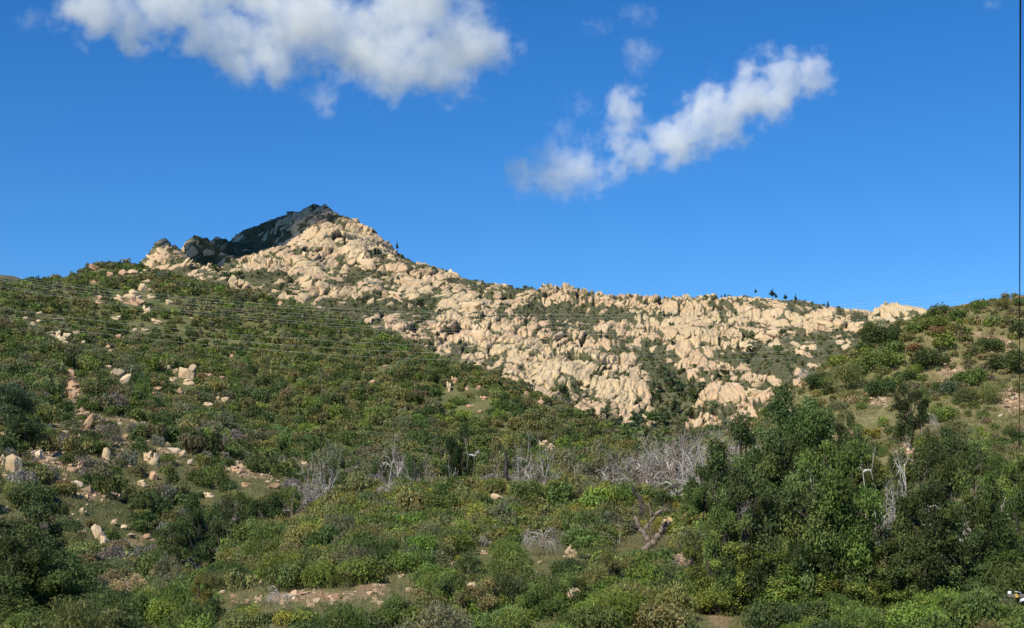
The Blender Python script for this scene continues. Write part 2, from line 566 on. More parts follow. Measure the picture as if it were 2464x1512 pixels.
def mountain():
    V, F, sh = fan(MOUNT, 150, 2500, 320, 1900, 1250, 760, w=.05)
    nrm = grid_normals(V, sh)
    px, py = photo(V[:, 0], V[:, 1], V[:, 2])
    out = nrm + np.array((-.15, -.75, 0))
    out /= np.linalg.norm(out, axis=1)[:, None]
    warp = np.stack([fbm3(V / 26, 50 + k, 2) - .5 for k in range(3)], -1) * 9
    P = V + warp
    lean = np.radians(30 - 18 * np.clip((px - 1300) / 500, 0, 1))            # beds lean right, steeper to the east
    q = np.stack((P[:, 0] * np.sin(lean) + P[:, 2] * np.cos(lean), P[:, 0] * np.cos(lean) - P[:, 2] * np.sin(lean), P[:, 1] * .33), -1)
    brush = paint(V, BRUSH) + (fbm2(V[:, 0] / 70, V[:, 2] / 45, 5, 3) - .5) * 1.5 + .25
    def facets(size, seed, tilt):
        f1, f2, c, o_ = worley(q / np.array(size), seed)
        e = f2 - f1
        rim = np.clip(e / .13, 0, 1)
        rim = rim                                                # rounded shoulder, then a flat tilted face
        ang = c * 53.7
        face = (o_[:, 1] * np.cos(ang) + o_[:, 2] * np.sin(ang) * .6 - o_[:, 0] * (.35 + .3 * np.sin(ang * 3))) * tilt
        return e, rim, c, face
    e1_, r1, c1, p1 = facets((40, 18, 22), 1, 6.0)
    e2_, r2, c2, p2 = facets((18, 6.0, 10), 11, 4.4)
    e3_, r3, c3, p3 = facets((7, 1.9, 3.8), 21, 1.5)
    big = np.clip((fbm2(V[:, 0] / 90 + 3, V[:, 2] / 60, 15, 2) - .42) * 5, 0, 1)     # where the bedrock is one mass
    big *= np.where((px > 800) | (py > 640), 1, 0)
    loose = np.clip(brush + (c2 - .5) * .9 - .30 * (r2 - .5), 0, 1)          # small stones among brush
    slab = np.clip(1 - brush * 1.4, .15, 1)
    calm = np.clip(np.where(c1 > .5, .35, 1.0) - .45 * big, .25, 1)
    d = (4.5 * r1 + 5 * c1 + p1) * slab + ((2.2 * r2 + 2.2 * c2 + p2) * calm) * (1 - .5 * loose) + (.9 * r3 + .9 * c3 + p3 * .6) * (1 - .5 * loose) * (.4 + .6 * calm)
    mono = np.clip(paint(V, [(1662, 800, 55, 50, 1.3), (1110, 738, 60, 42, 1.3), (1500, 955, 75, 45, 1.2), (1680, 890, 55, 26, 1.2), (740, 655, 42, 34, 1.2), (1805, 760, 40, 26, 1.2), (885, 690, 34, 26, 1.1), (1340, 900, 70, 36, 1.1), (1760, 950, 60, 26, 1.1),
                             (1000, 700, 40, 26, 1.1), (860, 600, 34, 24, 1.1), (1880, 745, 30, 18, 1.0), (1230, 880, 40, 26, 1.0), (960, 650, 30, 22, 1.0)]) * 1.5 - .35, 0, 1)
    tilt_ = (fbm2(V[:, 0] / 45, V[:, 2] / 45, 29, 2) - .5) * 7
    d = d * (1 - mono) + (11.5 + tilt_ + .5 * r3 + (2.0 * r2 - 2.0) * .4) * mono
    loose, brush = loose * (1 - mono), brush * (1 - mono)
    slab = np.maximum(slab, mono)
    rib = 1 - np.abs(2 * fbm2(q[:, 1] / 3.4, q[:, 0] / 26 + q[:, 2] / 12, 17, 3) - 1) * 2.2                 # water-worn flutes down the slabs
    d += np.clip(rib, 0, 1) * 1.9 * slab
    d += (fbm3(V / 7, 70, 3) - .5) * 1.6
    d -= 2.8 + 6 * slab
    fade = np.clip((V[:, 1] - 560) / 120, 0, 1)
    V2 = V + out * (d * fade)[:, None]
    calm = calm * (1 - .6 * mono)
    br = loose * 1.0 + np.clip(.20 - e2_, 0, 1) * 3.6 * calm * (.3 + .7 * c2) + np.clip(.10 - e1_, 0, 1) * 5 + np.clip(.09 - e3_, 0, 1) * 2.0 * calm
    # flat-lying ledges hold brush
    br += np.clip(nrm[:, 2] - .86, 0, 1) * 2
    br = np.where(V[:, 1] < 640, 1, br)
    o = obj('mountain', np_mesh('mountain', V2, F, attrs={'brush': br}), M_MOUNT)
    setting(o)
    return V2, br, nrm, px, py


MV, MBR, MN, MPX, MPY = mountain()


def ridge(pts, depth, x0, x1, name='distant_ridge', more=.75):
    s = Surf([(x, y + 60, depth * .8) for x, y in pts[::2]], back=[(x, y, depth) for x, y in pts], drop=.3, run=.1, bump=((90, 5, 41), (25, 2, 42)))
    V, F, sh = fan(s, x0, x1, depth * .8, depth * 1.2, 260, 90)
    br = np.clip((fbm2(V[:, 0] / 60, V[:, 2] / 14, 8, 4) - .5) * 4 + more, 0, 1)
    setting(obj(name, np_mesh(name, V, F, attrs={'brush': br}), M_MOUNT))


ridge([(2100, 775), (2230, 752), (2300, 735), (2360, 726), (2440, 721), (2520, 724), (2640, 730), (2800, 740)], 2300, 2080, 2800)
ridge([(-300, 660), (-150, 655), (-60, 655), (0, 662), (40, 667), (65, 678), (120, 705), (200, 730)], 900, -300, 200, more=2.5)

# ------------------------------------------------------------------ clouds: real volumes in the air
def icosphere(sub):
    import bmesh
    bm = bmesh.new()
    bmesh.ops.create_icosphere(bm, subdivisions=sub, radius=1)
    V = np.array([v.co[:] for v in bm.verts])
    F = np.array([[v.index for v in f.verts] for f in bm.faces])
    bm.free()
    return V, F


ICO = {k: icosphere(k) for k in (1, 2, 3, 4, 5)}


def cloud(name, label, blobs, depth, dens, thick=.7, nz=1.0, step=.18, soft=1.0):
    """blobs: photo x, y, radius x, radius y (pixels), weight"""
    k = depth / FPX
    c0 = np.mean([pt(b[0], b[1], depth) for b in blobs], axis=0)
    V, F, n = [], [], 0
    parts = []
    for j, (x, y, rx, ry, w) in enumerate(blobs):
        c = pt(x, y, depth + (((j * 37) % 11) - 5) * 9) - c0
        rx, ry = rx * 1.16, ry * 1.16
        r = np.array((rx * k, (rx + ry) * .5 * k * thick, ry * k))
        parts.append((c, r, w))
        iv, if_ = ICO[3]
        V.append(c + iv * r * 1.34)
        F.append(if_ + n)
        n += len(iv)
    o = obj(name, np_mesh(name, np.concatenate(V), np.concatenate(F)))
    o.location = c0
    rm = o.modifiers.new('join', 'REMESH')
    rm.mode, rm.voxel_size = 'VOXEL', 11 * k
    a = N(name + '_vapour')
    p = a.n('TexCoord').outputs['Object']
    wn = a.n('TexNoise', Scale=1 / (55 * k), Detail=6, Roughness=.65)
    a.link(p, wn.inputs['Vector'])
    wc = a.n('VectorMath', operation='MULTIPLY_ADD')
    a.link(wn.outputs[1], wc.inputs[0])
    wc.inputs[1].default_value = (42 * k * nz,) * 3
    wc.inputs[2].default_value = (-21 * k * nz,) * 3
    ad = a.n('VectorMath', operation='ADD')
    a.link(p, ad.inputs[0])
    a.link(wc.outputs[0], ad.inputs[1])
    f = None
    for c, r, w in parts:
        m = a.n('VectorMath', operation='MULTIPLY_ADD')
        a.link(ad.outputs[0], m.inputs[0])
        m.inputs[1].default_value = tuple(1 / r)
        m.inputs[2].default_value = tuple(-c / r)
        L = a.n('VectorMath', operation='LENGTH')
        a.link(m.outputs[0], L.inputs[0])
        g = a.math('MULTIPLY', a.math('SUBTRACT', 1.0, L.outputs['Value']), w)
        f = g if f is None else a.math('MAXIMUM', f, g)
    n1 = a.noise(p, 1 / (70 * k), 7, .66)
    v = a.math('ADD', f, a.math('MULTIPLY', a.math('SUBTRACT', n1, .53), 2.4 * nz))
    v = a.ramp(v, .0, .62 * soft)
    d = a.math('MULTIPLY', v, dens)
    vol = a.n('VolumePrincipled')
    vol.inputs['Color'].default_value = (.99, .99, .99, 1)
    vol.inputs['Anisotropy'].default_value = -.42
    a.link(d, vol.inputs['Density'])
    a.link(vol.outputs[0], a.out.inputs['Volume'])
    o.data.materials.append(a.m)
    a.m.cycles.volume_step_rate = step
    tag(o, label, 'cloud')
    return o


cloud('cloud', 'large white and grey cloud running off the top edge above the rocky peak', [
    (240, 20, 110, 90, 1), (320, 70, 80, 75, 1), (190, 25, 60, 55, .7), (430, -10, 130, 110, 1), (500, 80, 90, 80, 1), (580, 110, 100, 90, 1), (650, 150, 80, 70, .9), (770, 235, 55, 50, .55), (780, 280, 28, 30, .45),
    (720, 40, 170, 130, 1), (860, 110, 130, 110, 1), (950, 150, 110, 100, 1), (1050, 160, 110, 100, 1), (1130, 100, 110, 100, 1), (1000, 20, 160, 120, 1), (1190, 110, 55, 55, .8), (560, -60, 250, 90, 1), (950, -70, 250, 90, 1)], 4200, .0100)
cloud('cloud', 'long white cloud slanting up to the right above the rock ridge', [
    (1640, 330, 75, 75, .95), (1720, 290, 95, 90, 1), (1700, 240, 70, 65, .8), (1810, 230, 90, 85, 1), (1880, 190, 85, 75, 1), (1950, 180, 60, 55, .7), (1490, 340, 60, 60, .6), (1500, 280, 60, 90, .6), (1590, 345, 70, 58, .95), (1545, 365, 60, 48, .8), (1500, 400, 50, 36, .5)], 4500, .0100, nz=1.25)
cloud('cloud', 'small bright oval cloud low beside the slanting cloud', [
    (1265, 425, 58, 54, .9), (1340, 405, 85, 70, 1), (1405, 410, 65, 65, .9), (1440, 450, 32, 32, .6), (1480, 425, 40, 25, .4)], 4500, .0080)
cloud('cloud', 'faint small wisp of cloud floating highest right of the big cloud', [(1535, 45, 38, 34, .5), (1430, 50, 40, 30, .3)], 4600, .004)
cloud('cloud', 'small puff of cloud between the faint wisp and the slanting cloud', [(1520, 115, 38, 34, .6), (1555, 130, 40, 34, .6), (1540, 150, 30, 30, .4)], 4600, .006)
cloud('cloud', 'thin veil of cloud left of the slanting cloud above the oval one', [(1380, 240, 45, 40, .4), (1350, 300, 35, 40, .35), (1420, 330, 40, 30, .3)], 4600, .0045)
cloud('cloud', 'thin shred of cloud in the upper left corner of the sky', [(75, 55, 42, 32, .4)], 4600, .004)
cloud('cloud', 'tiny faint shred of cloud in the upper right corner of the sky', [(2385, 15, 28, 16, .4)], 4600, .004)

# the cloud overhead whose shadow lies on the peak
def shade_cloud():
    k = 1250.0
    sdir = np.array(SUN_DIR)
    c0 = pt(650, 560, 1450) + sdir * k
    V, F, n = [], [], 0
    for x, y, d, r in ((765, 485, 1560, 62), (700, 520, 1530, 62), (650, 535, 1520, 60), (590, 560, 1480, 55), (540, 580, 1440, 45), (560, 620, 1410, 42), (600, 590, 1450, 45), (800, 490, 1570, 45),
                       (500, 640, 1340, 30), (640, 580, 1480, 40), (710, 550, 1520, 38), (740, 460, 1600, 60), (600, 520, 1560, 60), (500, 540, 1480, 50), (530, 655, 1350, 30), (795, 500, 1550, 48), (815, 515, 1520, 30), (765, 535, 1470, 32), (705, 565, 1430, 28), (655, 600, 1400, 26), (605, 628, 1390, 24), (565, 655, 1360, 24), (500, 665, 1320, 30), (545, 685, 1280, 26), (455, 640, 1300, 20), (470, 605, 1340, 28)):
        iv, f = ICO[3]
        c = pt(x, y, d) + sdir * (k + (x * 7 % 50)) - c0
        V.append(c + iv * np.array((r, r, r * .8)) * (1 + .25 * (fbm3(iv * 1.7 + x, 3, 3) - .5)[:, None]))
        F.append(f + n)
        n += len(iv)
    o = obj('cloud', np_mesh('cloud', np.concatenate(V), np.concatenate(F)))
    o.location = c0
    rm = o.modifiers.new('join', 'REMESH')
    rm.mode, rm.voxel_size = 'VOXEL', 9
    a = N('cloud_vapour_dense')
    vol = a.n('VolumePrincipled')
    vol.inputs['Color'].default_value = (.97, .975, .985, 1)
    vol.inputs['Density'].default_value = .04
    a.link(vol.outputs[0], a.out.inputs['Volume'])
    o.data.materials.append(a.m)
    tag(o, 'white cloud high overhead that shades the rocky peak', 'cloud')


shade_cloud()

# ------------------------------------------------------------------ plants: building blocks
def mat_foliage():
    a = N('foliage')
    oi = a.n('ObjectInfo')
    c = a.mix(1.0, a.attr('tint', 0), oi.outputs['Color'], 'MULTIPLY')
    p = a.n('BsdfPrincipled', Roughness=.6)
    p.inputs['Specular IOR Level'].default_value = .22
    a.link(c, p.inputs['Base Color'])
    t = a.n('BsdfTranslucent')
    a.link(c, t.inputs['Color'])
    m = a.n('MixShader')
    m.inputs[0].default_value = .40
    a.link(p.outputs[0], m.inputs[1])
    a.link(t.outputs[0], m.inputs[2])
    a.link(m.outputs[0], a.out.inputs[0])
    return a.m


def mat_wood(name, c1, c2, k):
    a = N(name)
    p = a.n('TexCoord').outputs['Object']
    n1 = a.noise(p, k, 5)
    oi = a.n('ObjectInfo')
    c = a.mix(1.0, a.mix(a.ramp(n1, .35, .65), c1, c2), oi.outputs['Color'], 'MULTIPLY')
    return a.surf(c, .85, (n1, .6, .03), .2)


def mat_stone(name, c1, c2, c3, k):
    a = N(name)
    p = a.n('TexCoord').outputs['Object']
    n1, n2, n3 = a.noise(p, .9 * k, 4), a.noise(p, 3.2 * k, 6), a.noise(p, 11 * k, 6, .65)
    c = a.mix(a.ramp(n1, .4, .62), c1, c2)
    c = a.mix(a.ramp(n2, .5, .7), c, c3)
    c = a.mix(a.math('MULTIPLY', a.ramp(n3, .5, .72), .6), c, tuple(v * .5 for v in c1))
    oi = a.n('ObjectInfo')
    c = a.mix(1.0, c, oi.outputs['Color'], 'MULTIPLY')
    return a.surf(c, .9, (n3, .7, .12), .12)


M_LEAF = mat_foliage()
M_BARK = mat_wood('oak_bark', (.035, .03, .026), (.08, .066, .052), 2.0)
M_DEAD = mat_wood('bleached_wood', (.34, .30, .25), (.50, .46, .405), 3.0)
M_CHAR = mat_wood('burnt_wood', (.022, .020, .019), (.06, .052, .045), 3.0)
M_SAWN = mat_wood('weathered_trunk', (.15, .115, .085), (.25, .20, .155), 3.0)
M_CUT = mat_wood('fresh_cut_wood', (.40, .24, .09), (.66, .46, .20), 14.0)
M_STONE = mat_stone('pale_sandstone', (.50, .385, .220), (.49, .350, .210), (.55, .45, .30), 1.0)
M_PINK = mat_stone('orange_sandstone', (.42, .25, .14), (.46, .31, .19), (.36, .22, .14), 1.0)

PAL = {'dark green': (.088, .122, .038), 'green': (.130, .172, .046), 'bright green': (.180, .235, .048), 'olive': (.205, .202, .074), 'yellow-green': (.27, .27, .06),
       'grey-green': (.185, .190, .100), 'rusty brown': (.21, .145, .065), 'grey': (.23, .205, .165), 'brownish': (.19, .168, .085), 'tan': (.33, .27, .145), 'blue-green': (.085, .125, .060)}
PAL = {k: (v[0] * 1.06, v[1] * 1.06, v[2] * .98) for k, v in PAL.items()}


def leaves(rng, blobs, n, size, aspect=.55, up=.25, shell=.55, jag=.16, outw=.75, lump=.16):
    """many small leaf faces spread through a crown of lobes: returns V, F, tint"""
    B = np.array([b[:3] for b in blobs], float)
    R = np.array([b[3] for b in blobs], float)
    flat = np.array([b[4] if len(b) > 4 else .85 for b in blobs], float)
    k = rng.choice(len(B), n, p=R ** 2 / (R ** 2).sum())
    d = rng.normal(size=(n, 3))
    d[:, 2] += up
    d /= np.linalg.norm(d, axis=1)[:, None]
    r = R[k] * (shell + (1 - shell) * rng.random(n) ** .5) * (1 + jag * rng.normal(size=n))
    o = d * r[:, None]
    o[:, 2] *= flat[k]
    c = B[k] + o
    nn = d * outw + rng.normal(size=(n, 3)) * .6 + np.array((0, 0, .25))
    nn /= np.linalg.norm(nn, axis=1)[:, None]
    a = np.cross(nn, rng.normal(size=(n, 3)))
    a /= np.linalg.norm(a, axis=1)[:, None] + 1e-9
    b = np.cross(nn, a)
    s = size * rng.uniform(.6, 1.4, n)[:, None]
    V = np.stack((c - a * s, c + b * s * aspect, c + a * s, c - b * s * aspect), 1).reshape(-1, 3)
    F = np.arange(4 * n).reshape(n, 4)
    t = rng.uniform(.72, 1.28, n) * (1 + lump * rng.normal(size=len(B)).clip(-1.6, 1.6))[k]
    hue = rng.normal(size=n) * .06 + (rng.normal(size=len(B)) * .045)[k]
    T = np.stack((t * (1 + hue), t, t * (1 - hue)), 1).clip(.25, 2.2)
    return V, F, np.repeat(T, 4, 0)


def dome(rng, k=9, flat=.62):
    bl = [(0, 0, flat * .45, .62, flat)]
    for i in range(k):
        a = i * 2.4 + rng.uniform(-.4, .4)
        rr = rng.uniform(.3, .72)
        z = flat * (.25 + .62 * (1 - rr) + rng.uniform(-.1, .22))
        bl.append((rr * math.cos(a), rr * math.sin(a), z, rng.uniform(.24, .42), .85))
    return bl


def tube(P, R, sides=5, close=True):
    P = np.asarray(P, float)
    n = len(P)
    t = np.gradient(P, axis=0)
    t /= np.linalg.norm(t, axis=1)[:, None] + 1e-9
    ref = np.where(np.abs(t[:, 2:3]) > .9, np.array([[1., 0, 0]]), np.array([[0, 0, 1.]]))
    u = np.cross(t, ref)
    u /= np.linalg.norm(u, axis=1)[:, None] + 1e-9
    v = np.cross(t, u)
    ang = np.arange(sides) / sides * 2 * math.pi
    V = (P[:, None] + (u[:, None] * np.cos(ang)[None, :, None] + v[:, None] * np.sin(ang)[None, :, None]) * np.asarray(R)[:, None, None]).reshape(-1, 3)
    F = []
    for i in range(n - 1):
        for j in range(sides):
            F.append((i * sides + j, i * sides + (j + 1) % sides, (i + 1) * sides + (j + 1) % sides, (i + 1) * sides + j))
    if close:
        for base, rev in ((0, False), ((n - 1) * sides, True)):
            c = len(V)
            V = np.vstack((V, P[0 if base == 0 else -1]))
            for j in range(sides):
                a, b = base + j, base + (j + 1) % sides
                F.append((c, b, a, c) if not rev else (c, a, b, c))
    return V, np.array(F)


def join(parts):
    V, F, n = [], [], 0
    for v, f in parts:
        V.append(v)
        F.append(f + n)
        n += len(v)
    return np.concatenate(V), np.concatenate(F)


def fix_tri(F):
    """quads with a doubled corner come from cone caps: keep as triangles by splitting everything"""
    a = F[:, [0, 1, 2]]
    b = F[:, [0, 2, 3]]
    ok = F[:, 0] != F[:, 3]
    return np.concatenate((a, b[ok]))


def branch(rng, p, d, L, r, lvl, droop, spread, out, kids=(4, 5, 4), seg=5, crook=.22):
    P, R = [np.array(p, float)], [r]
    d = np.array(d, float)
    for i in range(seg):
        d = d + rng.normal(size=3) * crook + np.array((0, 0, -droop * (i / seg)))
        d /= np.linalg.norm(d)
        P.append(P[-1] + d * L / seg)
        R.append(r * (1 - .62 * (i + 1) / seg))
    out.append(tube(P, R, 6 if lvl == 0 else (4 if lvl == 1 else 3), lvl < 2))
    if lvl < len(kids):
        for j in range(kids[lvl]):
            q = rng.uniform(.3, 1.0)
            k = min(int(q * seg), seg - 1)
            base = P[k] + (P[k + 1] - P[k]) * (q * seg - k)
            side = rng.normal(size=3)
            side -= side.dot(d) * d
            side /= np.linalg.norm(side) + 1e-9
            nd = (P[k + 1] - P[k]) / (L / seg) + side * spread
            branch(rng, base, nd / np.linalg.norm(nd), L * rng.uniform(.45, .7), R[k] * .60, lvl + 1, droop, spread, out, kids, max(3, seg - 1), crook)


# prototypes: arrays for shrubs, meshes for things that are copied
SHRUB_N = [leaves(RNG, dome(RNG, 10, f), 3400, .042, up=.35) for f in (.55, .6, .7, .8, .62, .75)]
SHRUB_M = [leaves(RNG, dome(RNG, 8, f), 850, .078, up=.4) for f in (.5, .6, .7, .8, .55, .65)]
SHRUB_F = [leaves(RNG, dome(RNG, 6, f), 210, .135, up=.5, shell=.7) for f in (.5, .6, .7, .75)]
SAGE_N = [leaves(RNG, dome(RNG, 12, f), 3000, .06, aspect=.2, up=.5, outw=.1) for f in (.6, .7, .8)]
SAGE_M = [leaves(RNG, dome(RNG, 8, f), 800, .105, aspect=.26, up=.5, outw=.1) for f in (.6, .7, .8)]
SAGE_F = [leaves(RNG, dome(RNG, 6, f), 210, .16, aspect=.4, up=.5, outw=.2) for f in (.55, .7)]
TUFT = [leaves(RNG, dome(RNG, 4, .8), 46, .26, up=.6, shell=.7) for f in range(4)]


def shrub_mesh(name, arr):
    return np_mesh(name, arr[0], arr[1], False, arr[2])


ME_SHRUB = {}
for key, arrs in (('N', SHRUB_N), ('M', SHRUB_M), ('F', SHRUB_F), ('sN', SAGE_N), ('sM', SAGE_M), ('sF', SAGE_F)):
    ME_SHRUB[key] = [shrub_mesh('shrub_leaves', a) for a in arrs]
    for m in ME_SHRUB[key]:
        m.materials.append(M_LEAF)
PROTO = {'N': SHRUB_N, 'M': SHRUB_M, 'F': SHRUB_F, 'sN': SAGE_N, 'sM': SAGE_M, 'sF': SAGE_F}
REG = []                                              # everything that still needs its own label


def reg(o, noun, color, w, cat, group=None, extra='', top=None):
    p = o.matrix_basis.translation
    x, y = photo(p.x, p.y, p.z if top is None else p.z + top * .5)
    REG.append(dict(o=o, noun=noun, color=color, x=float(x), y=float(y), w=w, cat=cat, group=group, extra=extra))
    return o


def jitter(c, s=.12):
    f = 1 + s * RNG.normal()
    return tuple(max(.01, v * f * (1 + .05 * RNG.normal())) for v in c)


def c3(x, y):
    return (2462 + .5291 * x) * .6548, (950 + .5291 * y) * .6548


def c6(x, y):
    return (2462 + .535 * x) * .6548, (1500 + .535 * y) * .6548


def c5(x, y):
    return (1200 + .535 * x) * .6548, (1500 + .535 * y) * .6548


def c4(x, y):
    return (0 + .535 * x) * .6548, (1500 + .535 * y) * .6548


def c1(x, y):
    return (0 + .5291 * x) * .6548, (700 + .5291 * y) * .6548


def c2(x, y):
    return (1200 + .5291 * x) * .6548, (700 + .5291 * y) * .6548



# ------------------------------------------------------------------ boulders and outcrops
def block(rng, sub, planes, lo, hi, seed, rough):
    V, F = ICO[sub]
    p = V.copy()
    for _ in range(planes):
        n = rng.normal(size=3)
        n /= np.linalg.norm(n)
        k = rng.uniform(lo, hi)
        dt = p @ n
        p = p - n * np.maximum(dt - k, 0)[:, None] * .94
    f1, f2, c, _ = worley(p * np.array((2.6, 2.6, 1.3)) + seed * 3.1, seed)
    crack = np.clip((f2 - f1) / .10, 0, 1)
    m = 1 + (c - .5) * .18 - (1 - crack) * .09 + (fbm3(p * 2.6 + seed, seed, 4) - .5) * rough
    return p * m[:, None], F


def rock_proto(seed, cluster, squat=False):
    rng = np.random.default_rng(seed)
    if not cluster:
        p, F = block(rng, 4, 16, .34, .72, seed, .30)
    else:                                                # several leaning fins of one outcrop
        v, f = block(rng, 3, 12, .4, .8, seed + 50, .3)
        parts = [(v * np.array((.85, .6, .5)) + np.array((0, 0, -.4)), f)]
        for i in range(int(rng.integers(4, 8))):
            v, f = block(rng, 3, 15, .30, .66, seed + i, .40)
            s = rng.uniform(.3, .75)
            v = v * (np.array((s * rng.uniform(.8, 1.2), s * .8, s * rng.uniform(.55, .9))) if squat else np.array((s * rng.uniform(.45, .75), s * .7, s * rng.uniform(.8, 1.35))))
            parts.append((v + np.array((rng.uniform(-.65, .65), rng.uniform(-.25, .25), rng.uniform(-.45, .35))), f))
        p, F = join(parts)
    p /= np.abs(p).max(0)
    return np_mesh('rock', p, F, True)


ROCK = [rock_proto(400 + i, False) for i in range(7)] + [rock_proto(430 + i, True) for i in range(7)] + [rock_proto(460 + i, True, True) for i in range(7)]
ROCKM = {}
for mat in (M_STONE, M_PINK):
    ROCKM[mat.name] = []
    for m in ROCK:
        c = m.copy()
        c.materials.clear()
        c.materials.append(mat)
        ROCKM[mat.name].append(c)


BOXES = []                                            # what must stay clear of shrubs: photo box and depth


def rock(x, y, w, h, mat, tone=(1, 1, 1), fn=ground, rng_=(40, 620), lean=None, name='boulder', label=None, sink=.42, depth=.8):
    X, Y, Z = hits([(x, y + h * .45)], rng_[0], rng_[1], fn)[0]
    if not np.isfinite(X):
        return None
    k = Y / FPX
    if fn is ground:
        w, h = w * 1.12, max(h * 1.15, w * .5)
        if max(w, h) > 12 and name != 'stone':
            BOXES.append((x - w * .5, y - h * .55, x + w * .5, y + h * .5, Y))
    o = bpy.data.objects.new(name, ROCKM[mat.name][int(RNG.integers(7)) + ((14 if RNG.random() < .6 else 7) if fn is far_ground else (14 if max(w, h) > 16 and RNG.random() < .7 else 0))])
    COL.objects.link(o)
    a, c = w * k * .56, h * k * (.44 if fn is far_ground else .56)
    o.scale = (a, max(a, c) * depth * .8, c * (1 + sink * .6))
    o.location = (X, Y + a * .25, Z + c * (.9 - sink))
    le = lean if lean is not None else RNG.normal() * .2
    o.rotation_euler = (RNG.normal() * .1 - .1, le, RNG.normal() * .35)
    v_ = 1 + .05 * RNG.normal()
    o.color = (*[t * v_ for t in tone], 1)
    if label:
        tag(o, label, 'rock')
    else:
        t = 'white' if tone[2] > 1.15 else ('orange' if mat is M_PINK else 'tan')
        reg(o, 'rock slab' if name == 'rock_outcrop' else 'boulder', t, max(w, h) * k, 'rock')
    return o


WH = (1.12, 1.16, 1.22)
GR = (.8, .85, .95)
TN = (1, 1, 1)
for x, y, w, h, t, l, lab in (
        (748, 498, 115, 58, TN, .5, 'pale slanting slab boulder on the left skyline'), (665, 535, 95, 42, 'p', .5, 'pinkish lower slab beside the pale slab on the left skyline'), (850, 566, 72, 46, 'p', .3, None), (760, 580, 52, 36, 'p', .2, None),
        (930, 570, 90, 26, TN, .2, None), (980, 576, 26, 26, TN, 0, None), (1010, 552, 36, 16, TN, 0, None), (1005, 632, 64, 26, TN, .1, None), (985, 668, 72, 72, TN, .3, 'largest rounded boulder of the tall cluster on the left hill'),
        (930, 712, 112, 88, TN, .6, 'long leaning boulder below the largest rounded one on the left hill'), (838, 746, 92, 48, TN, .6, 'slanting boulder at the left end of the tall cluster'), (1046, 730, 62, 40, TN, .1, None), (1030, 690, 60, 30, TN, .2, None),
        (940, 770, 105, 60, 'p', .5, 'pink slab at the foot of the tall cluster on the left hill'), (888, 776, 60, 26, 'p', .3, None), (690, 745, 40, 30, 'p', .1, None), (680, 770, 54, 36, 'p', .2, None), (1170, 778, 58, 36, TN, .3, None),
        (1018, 832, 62, 46, TN, .2, None), (1040, 805, 26, 22, TN, 0, None), (805, 885, 62, 24, WH, 0, None), (1090, 915, 72, 24, TN, .2, None), (395, 893, 55, 20, GR, 0, None), (422, 898, 50, 18, WH, 0, None), (265, 905, 36, 20, WH, 0, None),
        (225, 922, 42, 26, WH, 0, None), (230, 890, 30, 20, GR, 0, None), (175, 885, 42, 20, GR, 0, None), (165, 852, 30, 15, TN, 0, None), (265, 855, 46, 14, TN, 0, None), (85, 870, 42, 18, TN, 0, None), (120, 905, 26, 22, TN, 0, None),
        (430, 1012, 84, 62, WH, .2, 'white blocky boulder of the pale group near the left edge'), (388, 1002, 62, 50, WH, -.2, None), (358, 985, 62, 30, GR, 0, None), (530, 985, 46, 26, WH, .2, None), (575, 1056, 32, 22, WH, 0, None), (450, 1052, 52, 20, WH, 0, None),
        (925, 1072, 26, 16, TN, 0, None), (770, 1110, 32, 18, 'p', 0, None), (1010, 1136, 26, 16, TN, 0, None), (935, 970, 32, 26, GR, 0, None), (1000, 966, 62, 18, GR, 0, None), (825, 1010, 60, 36, 'p', .2, None), (750, 1082, 32, 26, 'p', 0, None),
        (755, 1222, 46, 20, WH, 0, None), (808, 1270, 92, 56, WH, .2, 'white left half of the pale rock pair on the middle left slope'), (855, 1310, 62, 84, WH, .4, 'white right half of the pale rock pair on the middle left slope'), (1170, 1226, 26, 36, TN, .2, None),
        (1220, 1250, 46, 40, TN, .2, None), (1280, 1264, 122, 88, TN, .4, 'broad tan outcrop above the middle of the left hill'), (1332, 1240, 52, 54, TN, .1, None), (1300, 1322, 92, 58, TN, .2, None), (1245, 1386, 42, 42, 'p', 0, None), (1200, 1310, 42, 36, TN, .2, None),
        (1070, 1410, 32, 20, 'p', 0, None), (1090, 1380, 62, 26, 'p', 0, None), (1515, 1440, 64, 46, TN, .2, None), (1562, 1446, 52, 46, TN, .1, None), (1440, 1480, 84, 30, WH, .1, None), (1450, 1280, 42, 20, 'p', 0, None), (1540, 1300, 42, 20, 'p', 0, None),
        (515, 1352, 124, 92, 'p', .5, 'crumbling orange rock scar on the left slope'), (490, 1262, 42, 62, 'p', -.3, None), (500, 1420, 92, 62, 'p', .3, None), (650, 635, 52, 18, 'p', 0, None), (545, 566, 32, 12, TN, 0, None), (1950, 782, 42, 36, 'p', 0, None),
        (1330, 886, 32, 12, TN, 0, None), (1612, 1146, 32, 26, 'p', 0, None)):
    a, b = c1(x, y)
    rock(a, b, w * .3465, h * .3465, M_PINK if t == 'p' else M_STONE, TN if t == 'p' else t, lean=l, label=lab)
